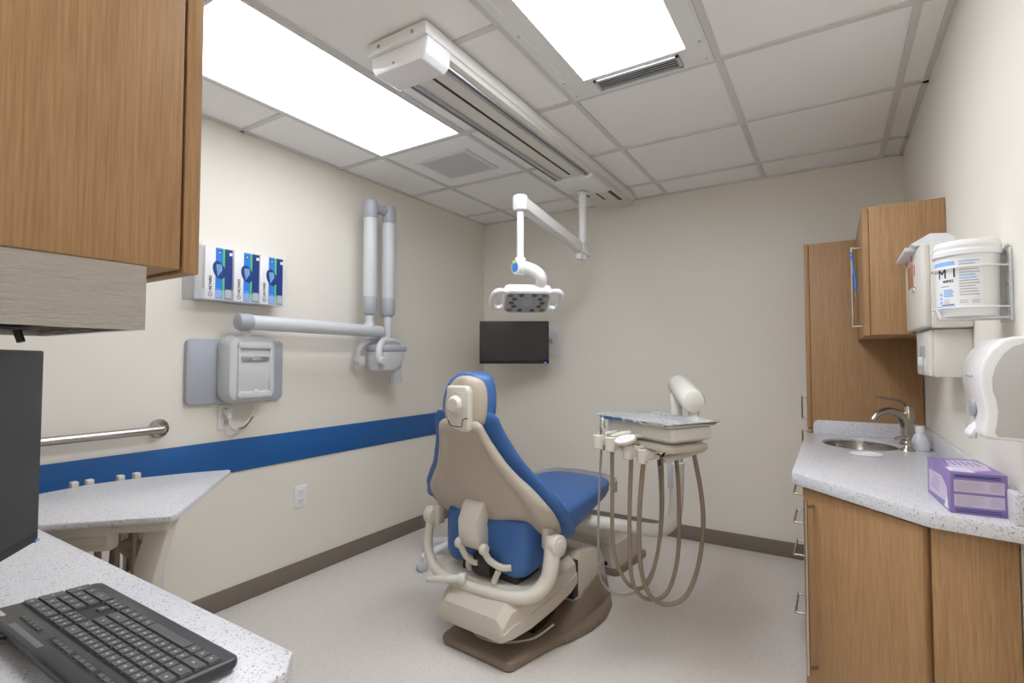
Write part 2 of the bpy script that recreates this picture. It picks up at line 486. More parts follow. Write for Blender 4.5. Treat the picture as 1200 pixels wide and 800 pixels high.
t = thing('dental_light', 'white exam light with amber lensed head hanging from the ceiling track', 'exam light', (-1.30, 2.92, H-.09))
pt = Vector((-1.30, 2.915, 0))
mb = MB(); mb.cyl((pt.x, pt.y, 1.80), (pt.x, pt.y, H-.105), .024, bev=.004); mb.cyl((pt.x, pt.y, H-.108), (pt.x, pt.y, H-.0905), .034, bev=.004)
obj('post', mb, 'white', t)
kn = Vector((-1.235, 2.085, 1.925))
pb = Vector((pt.x, pt.y, 1.865))
ax = (kn-pb).normalized(); sd = Vector((-ax.y, ax.x, 0)).normalized(); upv = ax.cross(sd)*-1
if upv.z < 0: upv = -upv
mb = MB()
L = (kn-pb).length
M = frame(pb, ax, sd, upv)
mb.at(M).prism(rrect(-.05, L+.04, -.028, .028, .02), -.03, .03, .012)
mb.at(M).box(-.06, .08, -.034, .034, -.034, .034, .012)
mb.at(Matrix.Identity(4)).cyl((pb.x, pb.y-.055, 1.80), (pb.x, pb.y-.055, 1.85), .02, bev=.004)
obj('arm', mb, 'white', t)
mb = MB(); mb.cyl((kn.x, kn.y-.03, 1.885), (kn.x, kn.y-.03, 1.962), .036, bev=.012)
obj('elbow', mb, 'white_gloss', t)
mb = MB(); dx, dy = kn.x, kn.y-.03
mb.cyl((dx, dy, 1.64), (dx, dy, 1.89), .0165); mb.cyl((dx, dy, 1.635), (dx, dy, 1.665), .026, bev=.005)
obj('drop_tube', mb, 'white', t)
HC = Vector((-1.245, 2.13, 1.475))
lx = Vector((.80, .60, 0)); ny = Vector((.60, -.80, 0)); T = R(30)
dn = (Vector((0, 0, -1))*math.cos(T) + ny*math.sin(T)).normalized(); fy = lx.cross(dn)*-1
fy = (ny - dn*ny.dot(dn)).normalized()
MH = frame(HC, lx, fy, -dn)      # local: x along width, y toward patient side, z up through the back
mb = MB()
kx, ky = dx, dy
mb.tube([(kx-.0, ky, 1.645), (kx+.01, ky+.0, 1.625), (kx+.06, ky+.03, 1.60), (kx+.085, ky+.05, 1.56), tuple(MH @ Vector((.05, -.03, .025)))], .03, 14, rs=[.022, .03, .030, .026, .026])
mb.cyl((kx-.012, ky-.028, 1.618), (kx+.012, ky+.028, 1.618), .036, bev=.008)
obj('yoke', mb, 'white', t)
mb = MB(); aw = Vector((-.394, -.919, 0)); q = Vector((kx, ky, 1.618))+aw*.0305
mb.cyl(q, q+aw*.0025, .024, m='label_blue', bev=.001)
mb.box(q.x-.012, q.x+.012, q.y-.004, q.y+.002, 1.634, 1.648, 0, 'yellow')
yk = [o for o in COL.objects if o.name == 'yoke'][0]
obj('badge', mb, 'label_sky', yk)
mb = MB().at(MH)
mb.prism(rrect(-.115, .115, -.088, .088, .032), -.018, .03, .012)
hd = obj('lamp_head', mb, 'white_gloss', t)
mb = MB().at(MH); mb.prism(rrect(-.103, .103, -.078, .078, .028), -.0205, -.0175)
obj('lens_panel', mb, 'lens_panel', hd)
spots = [(-.08, -.058, 'amber'), (.08, -.058, 'amber'), (-.08, .058, 'amber'), (.08, .058, 'amber'), (-.03, -.06, 'd'), (.03, -.06, 'd'), (-.03, .06, 'd'), (.03, .06, 'd'), (-.075, 0, 'd'), (.075, 0, 'd'), (-.062, -.028, 'd'), (.062, -.028, 'd'), (-.062, .03, 'd'), (.062, .03, 'd')]
for x, y, k in spots:
    mb = MB().at(MH); mb.lathe([(0, -.0235), (.010, -.0225), (.0135, -.0205), (.0135, -.019)], (x, y, 0), m='amber' if k == 'amber' else 'lens_dark', n=14)
    obj('led_lens', mb, None, hd)
mb = MB().at(MH); mb.lathe([(0, -.022), (.024, -.0215), (.026, -.019)], (0, 0, 0)); obj('sensor_window', mb, 'grey_mid', hd)
for s in (-1, 1):
    mb = MB().at(MH)
    mb.tube([(s*.10, -.06, .012), (s*.125, -.078, .008), (s*.155, -.07, .002), (s*.166, -.02, -.004), (s*.162, .045, -.008), (s*.145, .075, -.008), (s*.118, .072, -.004), (s*.098, .055, 0)], .012, 10, rs=[.011, .012, .013, .0135, .0135, .013, .012, .011])
    obj('handle', mb, 'white', t)

# ------------------------------------------------------------------ wall television
t = thing('wall_monitor', 'black flat screen turned on a bracket high in the far left corner', 'screen', (-1.98, 3.21, 1.16))
A = Vector((-2.199, 3.074, 0)); B = Vector((-1.767, 3.348, 0)); u = (B-A).normalized(); nrm = Vector((u.y, -u.x, 0)); W_ = (B-A).length
MT = frame(A+Vector((0, 0, 1.157)), u, -nrm, Vector((0, 0, 1)))    # y into the wall side
hh = .314
mb = MB().at(MT); mb.box(0, W_, 0, .035, 0, hh, .006); mb.box(.1, W_-.1, .03, .055, .05, hh-.05, .008)
obj('housing', mb, 'black', t)
mb = MB().at(MT); mb.box(.012, W_-.012, -.001, .002, .02, hh-.012); obj('display', mb, 'tv_screen', t)
mb = MB().at(MT); mb.box(W_-.035, W_-.02, -.002, .001, .005, .009); obj('power_light', mb, 'led_blue', t)
mb = MB(); c = MT @ Vector((W_*.6, .055, hh*.55))
mb.tube([tuple(c), (c.x+.10, c.y+.07, c.z), (c.x+.14, YB-.03, c.z)], .018, smooth=4, m='grey_light')
mb.box(c.x+.07, c.x+.19, YB-.022, YB, c.z-.11, c.z+.11, .004)
obj('bracket', mb, 'white', t)

# ------------------------------------------------------------------ left wall
t = thing('xray_unit', 'pale grey wall mounted x-ray unit with folded arm and round head', 'x-ray unit', (XL, 1.42, .98))
mb = MB()
MW = frame((XL, 0, 0), (0, 1, 0), (0, 0, 1), (1, 0, 0))      # local x = along wall, y = up, z = out of wall
mb.at(MW).prism(rrect(1.18, 1.655, .98, 1.283, .025), 0, .028, .006)
obj('mounting_plate', mb, 'grey_light', t)
mb = MB().at(MW)
def bx(u, v):
    # rounded control box: bulging front
    a = u*2*math.pi
    return None
secs = []
for z, gx_, gy_ in ((.028, .0, .0), (.05, .006, .006), (.10, .004, .004), (.125, -.004, -.004), (.135, -.02, -.02)):
    secs.append([(x, y, z) for x, y in rrect(1.315-gx_, 1.545+gx_, .985-gy_, 1.30+gy_, .055+gx_, 6)])
mb.loft(secs)
cb = obj('control_box', mb, 'pale_grey', t)
mb = MB().at(MW)
def bow(u, v):
    x = 1.352+.156*u; y = 1.03+.215*v
    return (x, y, .138+.016*(1-(2*v-1)**2)*.5-.006*(2*v-1)**2)
mb.grid(lambda u, v: bow(u, v), 9, 15)
mb.prism(rrect(1.345, 1.515, 1.238, 1.27, .012), .13, .152, .006); mb.prism(rrect(1.345, 1.515, 1.005, 1.036, .012), .13, .155, .006)
mb.box(1.348, 1.356, 1.03, 1.24, .128, .148, .002); mb.box(1.504, 1.512, 1.03, 1.24, .128, .148, .002)
obj('front_cover', mb, 'pale_grey', cb)
mb = MB().at(MW); mb.prism(rrect(1.363, 1.497, 1.178, 1.202, .004), .143, .151, .001, 'alu')
for k in (-1, 0, 1): mb.cyl((1.43+k*.013, 1.19, .15), (1.43+k*.013, 1.19, .153), .008, n=12, m='grey_mid')
obj('button_strip', mb, 'alu', cb)
mb = MB().at(MW); mb.box(1.42, 1.442, 1.03, 1.045, .15, .158, .003); obj('button', mb, 'white', cb)
za = 1.362
mb = MB().at(MW); mb.cyl((1.40, 1.29, .10), (1.40, 1.345, .12), .022, bev=.004, m='white'); mb.cyl((1.40, 1.31, .105), (1.40, 1.325, .11), .027, bev=.004, m='white')
obj('swivel', mb, 'white', t)
mb = MB().at(MW); mb.cyl((1.40, za, .15), (2.225, za-.006, .15), .036, bev=.004, m='pale_grey')
mb.cyl((1.333, za, .15), (1.405, za, .15), .040, bev=.012, m='grey_mid')
obj('horizontal_arm', mb, 'white', t)
mb = MB().at(MW); mb.cyl((2.135, za-.03, .15), (2.135, 1.45, .15), .023, bev=.003); mb.cyl((2.135, za-.02, .15), (2.135, za+.045, .15), .03, bev=.008)
obj('swivel', mb, 'pale_grey', t)
for x, zo in ((2.135, .15), (2.283, .15)):
    mb = MB().at(MW); mb.cyl((x, 1.56, zo), (x, 2.03, zo), .040, m='pale_grey')
    mb.cyl((x, 1.45, zo), (x, 1.575, zo), .043, bev=.026, m='grey_mid'); mb.cyl((x, 2.02, zo), (x, 2.145, zo), .043, bev=.026, m='grey_mid')
    obj('folding_arm', mb, None, t)
mb = MB().at(MW); mb.cyl((2.13, 2.10, .15), (2.29, 2.10, .15), .028, bev=.004); obj('hinge', mb, 'grey_mid', t)
mb = MB().at(MW); mb.cyl((2.283, 1.30, .15), (2.283, 1.47, .15), .023, bev=.004)
mb.tube([(2.283, 1.315, .15), (2.25, 1.305, .17), (2.19, 1.292, .20), (2.155, 1.26, .215), (2.145, 1.21, .22), (2.155, 1.18, .22)], .02, 10, rs=[.022, .02, .019, .02, .022, .024])
mb.tube([(2.25, 1.305, .10), (2.17, 1.292, .09), (2.125, 1.25, .08), (2.115, 1.20, .08), (2.125, 1.175, .08)], .018, 10)
mb.tube([(2.283, 1.315, .15), (2.25, 1.308, .10)], .02, 10)
mb.cyl((2.12, 1.18, .065), (2.12, 1.18, .11), .03, bev=.005); mb.cyl((2.155, 1.18, .205), (2.155, 1.18, .25), .024, bev=.006)
obj('yoke', mb, 'pale_grey', t)
mb = MB().at(MW)
secs = []
for y, x0, x1, z0, z1 in ((1.118, 2.20, 2.30, .10, .20), (1.124, 2.175, 2.32, .085, .215), (1.15, 2.165, 2.345, .075, .225), (1.20, 2.168, 2.37, .07, .23), (1.235, 2.17, 2.378, .068, .232)):
    secs.append([(x, y, z) for x, z in rrect(x0, x1, z0, z1, .045, 6)])
mb.loft(secs)
xh = obj('tube_head', mb, 'pale_grey', t)
mb = MB().at(MW)
secs = []
for y, k in ((1.234, -.004), (1.236, .006), (1.243, .010), (1.262, .010), (1.272, .004), (1.276, -.01)):
    secs.append([(x, y, z) for x, z in rrect(2.172-k, 2.376+k, .07-k, .23+k, .05, 6)])
mb.loft(secs); obj('collar', mb, 'grey_light', xh)
mb = MB().at(MW); mb.tube([(2.20, 1.27, .19), (2.215, 1.293, .19), (2.27, 1.303, .19), (2.335, 1.295, .19), (2.362, 1.268, .19)], .014, 8); obj('handle', mb, 'pale_grey', xh)
mb = MB().at(MW); mb.cyl((2.345, 1.19, .15), (2.362, 1.042, .15), .035, bev=.003); mb.cyl((2.33, 1.20, .15), (2.345, 1.13, .15), .05, bev=.012)
obj('cone', mb, 'pale_grey', xh)
t = thing('wall_outlet', 'white outlet plate under the grey x-ray box with a plug in it', 'outlet', (XL, 1.37, .85), 0, 'wall outlets')
mb = MB().at(MW); mb.prism(rrect(1.335, 1.408, .85, .968, .004), 0, .006, .002); obj('plate', mb, 'white', t)
for y in (.885, .935):
    mb = MB().at(MW); mb.prism(rrect(1.355, 1.388, y-.017, y+.017, .008), .004, .0085, .001, 'offwhite')
    for k in (-.006, .006): mb.box(1.3715+k-.001, 1.3715+k+.001, y-.002, y+.008, .008, .0088, 0, 'ink')
    obj('socket', mb, None, t)
t = thing('power_cord', 'white plug and looped cord hanging under the x-ray control box', 'cord', (XL, 1.4, .86))
mb = MB().at(MW); mb.cyl((1.372, .935, .0095), (1.372, .935, .035), .018, bev=.004); mb.cyl((1.372, .93, .03), (1.372, .905, .04), .012, bev=.003)
obj('plug', mb, 'white', t)
mb = MB().at(MW); mb.tube([(1.372, .91, .04), (1.37, .875, .045), (1.40, .85, .045), (1.44, .868, .04), (1.475, .905, .04), (1.49, .935, .04), (1.487, .975, .05)], .0035, 6)
mb.tube([(1.41, .853, .047), (1.45, .862, .042), (1.485, .905, .043)], .0035, 6, m='hose')
obj('cable', mb, 'white', t)
t = thing('wall_outlet', 'white duplex outlet low on the left wall beneath the blue stripe', 'outlet', (XL, 1.79, .38), 0, 'wall outlets')
mb = MB().at(MW); mb.prism(rrect(1.75, 1.83, .382, .498, .004), 0, .006, .002); obj('plate', mb, 'white_gloss', t)
for y in (.415, .465):
    mb = MB().at(MW); mb.prism(rrect(1.772, 1.808, y-.017, y+.017, .008), .004, .0085, .001, 'white')
    for k in (-.007, .007): mb.box(1.79+k-.0013, 1.79+k+.0013, y-.002, y+.009, .008, .0088, 0, 'ink')
    mb.cyl((1.79, y-.009, .008), (1.79, y-.009, .0088), .0025, n=8, m='ink')
    obj('socket', mb, None, t)
t = thing('grab_bar', 'brushed steel grab bar on the left wall above the blue stripe', 'grab bar', (XL, .75, .89))
mb = MB(); zb = .888; ye = 1.085
mb.tube([(XL+.008, ye, zb), (XL+.03, ye, zb), (XL+.047, ye-.02, zb), (XL+.05, ye-.06, zb), (XL+.05, .48, zb), (XL+.047, .45, zb), (XL+.03, .43, zb), (XL+.008, .43, zb)], .0165, 14, smooth=5)
obj('bar', mb, 'steel', t)
for y in (.43, ye):
    mb = MB(); mb.lathe([(0, .013), (.02, .013), (.036, .010), (.041, .004), (.041, 0), (0, 0)], (XL, y, zb), (1, 0, 0), 28); obj('flange', mb, 'steel', t)

# glove boxes in an acrylic holder
t = thing('glove_box_holder', 'clear acrylic holder with three glove boxes on the left wall', 'holder', (XL, 1.39, 1.46))
mb = MB(); x0, x1, y0, y1, z0, z1 = XL, XL+.108, 1.165, 1.612, 1.458, 1.722
mb.box(x0, x0+.003, y0, y1, z0, z1); mb.box(x0, x1, y0, y0+.003, z0, z1); mb.box(x0, x1, y1-.003, y1, z0, z1-.02); mb.box(x0, x1, y0, y1, z0, z0+.003)
mb.box(x1-.003, x1, y0, y1, z0, z0+.045); mb.box(x1-.003, x1, y0, y0+.03, z0, z1); mb.box(x1-.003, x1, y1-.02, y1, z0, z1)
for y in (1.3415, 1.4695): mb.box(x0+.003, x1-.003, y, y+.0025, z0+.003, z1-.02)
obj('shell', mb, 'acrylic', t)
names3 = ['glove box at the end of the wall holder nearest the wood cabinet', 'glove box in the middle of the clear wall holder', 'glove box at the end of the wall holder toward the x-ray arms']
for i in range(3):
    ya = (1.213, 1.345, 1.473)[i]; yb = ya+.1240; xf = x1-.008
    t = thing('glove_box', 'blue and white '+names3[i], 'glove box', (XL+.05, (ya+yb)/2, z0+.003), 0, 'blue and white glove boxes in the wall holder')
    MG = frame((xf, ya, z0+.0035), (0, 1, 0), (0, 0, 1), (1, 0, 0))
    mb = MB(); mb.box(x0+.006, xf, ya, yb, z0+.0035, z1-.022, .0015, 'paper')
    mb.at(MG); ww = yb-ya; hz = z1-.022-z0-.0035
    mb.box(.046, .080, .002, hz-.002, -.0005, .0006, 0, 'label_blue'); mb.box(.079, .087, .002, hz-.002, -.0005, .0006, 0, 'label_green'); mb.box(.087, ww-.001, .002, hz-.002, -.0005, .0006, 0, 'label_navy')
    mb.box(.092, ww-.003, .01, .05, 0, .0008, 0, 'grey_mid')
    mb.at(MG @ Matrix.Translation((.062, .135, 0)) @ Matrix.Rotation(R(18), 4, 'Z')).prism([(.027*math.cos(2*math.pi*k/28), .042*math.sin(2*math.pi*k/28)) for k in range(28)], 0, .0012, 0, 'label_navy')
    for k in range(4):
        mb.tube([(-.012+.007*k, -.024+.006*k, .0012), (-.008+.007*k, .008, .0012), (-.002+.006*k, .028-.002*k, .0012)], .0028, 6, m='label_sky')
    mb.at(MG); mb.box(.055, .070, hz-.028, hz-.014, 0, .0012, 0, 'ink'); mb.box(.058, .067, hz-.025, hz-.019, 0, .0016, 0, 'paper')
    mb.box(.108, .122, hz-.03, hz-.016, 0, .001, 0, 'paper')
    for k in range(6): mb.box(.051+.004*k, .0525+.004*k, .01, .055-.003*(k % 3), 0, .001, 0, 'label_sky')
    mb.text('HALYARD', Matrix.Translation((.024, .068, .0006)) @ Matrix.Rotation(R(90), 4, 'Z'), .017, 'ink', bold=.0004)
    mb.at(MG @ Matrix.Translation((.024, .019, 0))).lathe([(.005, 0), (.005, .0008), (.0095, .0008), (.0095, 0)], n=18, m='hazard_green')
    obj('carton', mb, None, t)
    mb = MB().at(MG); mb.prism([(ww*.5+.012*math.cos(2*math.pi*k/20), hz*.55+.045*math.sin(2*math.pi*k/20)) for k in range(20)], .0, .0006)

# ------------------------------------------------------------------ desk corner
ZD = .745
t = thing('desk', 'speckled pale stone desk top in the near left corner', 'desk', (-1.4, .22, 0))
mb = MB(); mb.prism([(XL+.012, YN+.002), (-.68, YN+.002), (-.662, .0), (-.662, .46), (-.70, .497), (XL+.012, .497)], ZD-.038, ZD, .004)
obj('worktop', mb, 'stone', t)
mb = MB(); mb.box(-.72, -.70, YN+.005, .44, 0, ZD-.038, .002); mb.box(-1.75, -1.73, YN+.005, .44, 0, ZD-.038, .002); mb.box(-1.73, -.72, YN+.005, YN+.025, .25, ZD-.038)
obj('support_panel', mb, 'wood', t)
t = thing('upper_cabinet', 'large oak grained wall cabinet hanging over the desk', 'cabinet', (-1.1, .14, 1.30))
mb = MB(); mb.box(-1.55, -.717, YN, .334, 1.302, 1.86, .0015); obj('body', mb, 'wood', t)
for xa_, xb_ in ((-1.135, -.718), (-1.55, -1.139)):
    mb = MB(); mb.box(xa_, xb_, .338, .358, 1.299, 1.86, .0015); d = obj('door', mb, 'wood', t)
t = thing('metal_housing', 'brushed steel housing under the wall cabinet above the black monitor', 'housing', (-1.0, .1, 1.22))
mb = MB(); x0, x1, y0, y1, z0, z1 = -1.05, -.722, YN, .298, 1.222, 1.3015
po_ = [(x0, y0), (x1, y0), (x1, y1), (x0, y1)]; pi_ = [(x0+.012, y0+.01), (x1-.012, y0+.01), (x1-.012, y1-.012), (x0+.012, y1-.012)]
vs = [(x, y, z) for z in (z0, z1) for x, y in po_]+[(x, y, z) for z in (z0, z1-.004) for x, y in pi_]
fs = [[0, 1, 5, 4], [1, 2, 6, 5], [2, 3, 7, 6], [3, 0, 4, 7], [4, 5, 6, 7], [8, 12, 13, 9], [9, 13, 14, 10], [10, 14, 15, 11], [11, 15, 12, 8], [12, 15, 14, 13], [0, 8, 9, 1], [1, 9, 10, 2], [2, 10, 11, 3], [3, 11, 8, 0]]
mb.add(vs, fs)
hs = obj('shell', mb, 'steel', t)
mb = MB(); mb.box(-.85, -.80, .10, .26, 1.236, 1.298, .004, 'alu')
for k in range(3): mb.cyl((-.799, .12+.05*k, 1.26), (-.803, .12+.05*k, 1.26), .005, n=8, m='ink')
obj('bracket', mb, None, t)
mb = MB(); mb.tube([(-.80, .12, 1.25), (-.77, .17, 1.226), (-.76, .19, 1.222), (-.78, .215, 1.23), (-.80, .25, 1.25)], .0045, 7); mb.tube([(-.77, .19, 1.226), (-.765, .195, 1.205)], .004, 7)
obj('cable', mb, 'black', t)

# monitor
t = thing('computer_monitor', 'black computer monitor on the desk, cut off by the frame edge', 'monitor', (-1.0, .14, ZD))
uu = Vector((math.sin(R(130)), math.cos(R(130)), 0)); nn = Vector((math.sin(R(40)), math.cos(R(40)), 0))
far = Vector((-1.163, .327, .875))
MM = frame(far, uu, -nn, Vector((0, 0, 1)))      # x toward near end, y behind the screen, z up
WM = .475; hm = .326
mb = MB().at(MM); mb.box(0, WM, 0, .022, 0, hm, .003); mb.box(.08, WM-.08, .02, .045, .05, hm-.06, .008)
obj('housing', mb, 'black', t)
mb = MB().at(MM); mb.box(.006, WM-.006, -.0008, .002, .018, hm-.006); obj('display', mb, 'screen', t)
mb = MB().at(MM); mb.box(.0, .012, -.002, .004, .0, .004, 0); obj('badge', mb, 'label_sky', t)
mb = MB().at(MM); mb.box(WM/2-.03, WM/2+.03, .03, .055, -.122, .14, .006); mb.box(WM/2-.08, WM/2+.08, .0, .10, ZD-.875, ZD-.875+.012, .005)
obj('stand', mb, 'black', t)

# keyboard
kz = ZD+.006
t = thing('keyboard', 'black wired keyboard lying on the near desk', 'keyboard', (-.955, .35, ZD), 180)
WK = WORLD[t.name]
def KP(x, y): return (x, y)
# local frame (rotated half a turn): +x to the user's right, +y to the back edge
tilt = R(3)
MK = WK @ Matrix.Translation((.0, 0, .009)) @ Matrix.Rotation(tilt, 4, 'X')
pts = rrect(-.235, .235, -.078, .082, .014, 5)
mb = MB().at(MK); mb.prism(pts, 0, .014, .004)
obj('body', mb, 'key_base', t)
for x in (-.2, .2):
    for ya_, yb_, hf in ((.045, .07, .0135), (-.065, -.045, .008)):
        mb = MB(); mb.at(WK).box(x-.012, x+.012, ya_, yb_, 0, hf, .001); obj('foot', mb, 'black', t)
mb = MB().at(MK)
def keycap(x, y, w, d, dots=1, h=.0042):
    v = []; e = .0014
    for z, k in ((.0135, 0), (.0135+h, e)):
        v += [(x+k, y+k, z), (x+w-k, y+k, z), (x+w-k, y+d-k, z), (x+k, y+d-k, z)]
    mb.add(v, [[3, 2, 1, 0], [4, 5, 6, 7], [0, 1, 5, 4], [1, 2, 6, 5], [2, 3, 7, 6], [3, 0, 4, 7]], 'key')
    if dots: mb.box(x+w/2-.002, x+w/2+.002, y+d*.5-.0015, y+d*.5+.002, .0135+h-.0001, .0135+h+.00025, 0, 'ink_grey')
u_ = .0187
rows = [[1]*13+[2], [1.5]+[1]*12+[1.5], [1.75]+[1]*11+[2.25], [2.25]+[1]*10+[2.75], [1.25, 1.25, 1.25, 6.25, 1.25, 1.25, 1.25, 1.25]]
x_left = -.224
for r, row in enumerate(rows):
    x = x_left; y = .019-r*u_
    for k in row:
        keycap(x+.0008, y, k*u_-.0016, u_-.0016, 0 if k > 6 else 1); x += k*u_
yF = .050
x = x_left
for grp in ((1,), (1, 1, 1, 1), (1, 1, 1, 1), (1, 1, 1, 1)):
    for k in grp: keycap(x+.001, yF-.001, .0155, .0085, 0, .003); x += .0165
    x += .012
xm = x_left+15*u_+.006
for r in range(2):
    for c in range(3): keycap(xm+c*u_*.93+.0008, .019-r*u_, u_*.93-.0016, u_-.0016)
keycap(xm+u_*.93+.0008, .019-3*u_, u_*.93-.0016, u_-.0016)
for c in range(3): keycap(xm+c*u_*.93+.0008, .019-4*u_, u_*.93-.0016, u_-.0016)
xn = xm+3*u_*.93+.006
pw = (.228-xn)/4
for r in range(5):
    for c in range(4):
        if (r in (2, 4) and c == 3) or (r == 4 and c == 1): continue
        hgt = u_-.0016+(u_ if c == 3 and r in (1, 3) else 0)
        yy = .019-r*u_-(u_ if c == 3 and r in (1, 3) else 0)
        keycap(xn+c*pw+.0006, yy, pw-.0012+(pw if r == 4 and c == 0 else 0), hgt)
for k in range(5): keycap(xn-.04+k*.0165, yF, .0135, .008, 0, .003)
for a_, b_ in ((x_left-.002, x_left+15*u_+.002), (xm-.002, xm+3*u_*.93+.002), (xn-.002, .230)):
    mb.box(a_, b_, .019-4*u_-.003, .019+u_+.001, .0133, .0142, 0, 'black')
mb.box(x_left-.002, x_left+.265, yF-.003, yF+.010, .0133, .0142, 0, 'black')
obj('keys', mb, None, t)
mb = MB().at(MK); mb.box(.02, .145, .0665, .0755, .0135, .0146, .0005, 'grey_dark')
obj('media_strip', mb, None, t); mb = MB().at(MK)
for k in range(5): mb.box(.190+.0055*k, .194+.0055*k, .066, .072, .0132, .0143, 0, 'pale_grey')
obj('logo', mb, None, t)
mb = MB(); P0 = WK @ Vector((.12, .08, .018))
mb.tube([tuple(P0), (P0.x-.03, P0.y-.02, ZD+.012), (P0.x-.09, P0.y-.025, ZD+.0045), (P0.x-.2, P0.y-.06, ZD+.004), (P0.x-.33, P0.y-.14, ZD+.004)], .0026, 7)
obj('cord', mb, 'black', t)

# assistant side unit
ZW = .746
t = thing('side_delivery_unit', 'assistant side unit with speckled stone wing top beyond the desk', 'side unit', (-1.85, .78, 0))
wing = [(-1.80, .507), (-1.60, .715), (-1.588, .735), (-1.60, .755), (-2.04, 1.155), (-2.06, 1.158), (-2.14, 1.03), (-2.20, .90), (-2.235, .75), (-2.215, .60), (-2.18, .507)]
mb = MB(); mb.prism(wing, ZW-.018, ZW, .004); obj('worktop', mb, 'stone', t)
mb = MB(); mb.prism([(-1.63, .70), (-1.607, .73), (-1.622, .752), (-1.72, .785), (-1.85, .75), (-1.90, .62), (-1.80, .56)], ZW-.045, ZW-.0185, .005); obj('tray_frame', mb, 'cream', t)
mb = MB(); MQ = TR(-1.80, .60, 0, 42)
mb.at(MQ).box(-.085, .095, -.04, .05, .655, .728, .008); hb = obj('control_housing', mb, 'cream', t)
mb = MB().at(MQ); mb.box(-.04, .085, -.046, -.038, .672, .698, .004); obj('touchpad', mb, 'beige', hb)
mb = MB(); mb.box(-1.90, -1.82, .735, .825, 0, ZW-.0185, .01); obj('column', mb, 'pale_grey', t)
mb = MB(); MA = TR(-1.665, .748, 0, 42)
Pz = [(-.055, .70), (-.06, .60), (-.035, .50), (-.02, .42), (.05, .42), (.055, .55), (.05, .70)]
mb.at(MA @ Matrix(((1, 0, 0, 0), (0, 0, -1, 0), (0, 1, 0, 0), (0, 0, 0, 1)))).prism([(-.03, .722), (-.058, .625), (-.082, .575), (-.085, .46), (-.018, .46), (-.010, .56), (.032, .722)], -.03, .03, .008)
obj('support_arm', mb, 'cream', t)
mb = MB()
c0 = Vector((-1.70, .68, .66))
for k in range(7):
    s_ = k*.007
    mb.tube([(-1.735-s_*.2, .655, .705), (-1.735, .655, .668-s_*.2), (-1.715, .675, .63+s_), (-1.685, .70, .625+s_), (-1.66, .725, .66+s_*.5), (-1.655, .73, .70)], .0042, 6, m='hose')
    c0 = c0
obj('hose_coil', mb, 'hose', t)
for x, y in ((-1.775, .63), (-1.735, .66), (-1.70, .69)):
    mb = MB(); mb.tube([(x, y, .70), (x, y, .55), (x-.03, y+.03, .40), (x-.06, y+.05, .46), (x-.08, y+.07, .68)], .009, 8); obj('hose', mb, 'hose', t)
for x, y, h in ((-2.235, .725, .010), (-2.232, .768, .010), (-2.222, .858, .009), (-2.21, .905, .011)):
    mb = MB(); mb.cyl((x-.02, y, ZW-.08), (x-.02, y, ZW+h-.01), .009, bev=.002); mb.box(x-.034, x-.008, y-.011, y+.011, ZW+h-.02, ZW+h+.004, .004)
    mb.box(x-.035, x+.03, y-.01, y+.01, ZW-.07, ZW-.019, .003); obj('instrument_holder', mb, 'offwhite', t)
# ------------------------------------------------------------------ dental chair (local: x across, y toward the toe end, z up)
t = thing('dental_chair', 'blue and cream dental chair seen from behind, in the middle of the floor', 'dental chair', (-1.24, 2.0, 0), -5)
K = WORLD[t.name]; KB = K @ Matrix.Translation((.035, 0, 0))
def L(mb, M=None): return mb.at(M or K)
# floor plate
side = [(-.315, .165), (-.30, .185), (-.20, .20), (-.08, .222), (.04, .262), (.15, .285), (.28, .285), (.40, .255), (.50, .20), (.56, .12)]
poly = [(w_, a) for a, w_ in side] + [(-w_, a) for a, w_ in reversed(side)]
mb = L(MB(), KB); mb.prism(poly, 0, .038, .014, seg=3); bp = obj('floor_plate', mb, 'taupe', t)
mb = L(MB(), KB)      # rising skirt around the pump housing
secs = []
for a, w_, z in ((-.02, .225, .036), (.06, .222, .055), (.14, .218, .095), (.22, .216, .135), (.34, .212, .16), (.46, .19, .15), (.52, .13, .10)):
    secs.append([(-w_-.03, a, .02), (-w_, a, z), (w_, a, z), (w_+.03, a, .02)])
mb.loft(secs); obj('skirt', mb, 'taupe', bp)
mb = L(MB(), KB)
secs = []
for z, k, y0 in ((.06, 0, .16), (.17, -.002, .13), (.25, -.008, .15), (.285, -.022, .19), (.292, -.05, .23)):
    secs.append([(x, y, z+(y-.3)*-.22*(z > .1)) for x, y in rrect(-.205-k, .205+k, y0, .47+k, .04, 5)])
mb.loft(secs); ph = obj('pump_housing', mb, 'beige', t)
mb = L(MB(), KB); mb.box(.196, .2065, .38, .405, .185, .205, .003); obj('rocker_switch', mb, 'grey_mid', ph)
mb = L(MB(), KB); mb.box(-.13, .13, -.08, .22, .03, .16, .01); obj('lift_link', mb, 'dark', t)
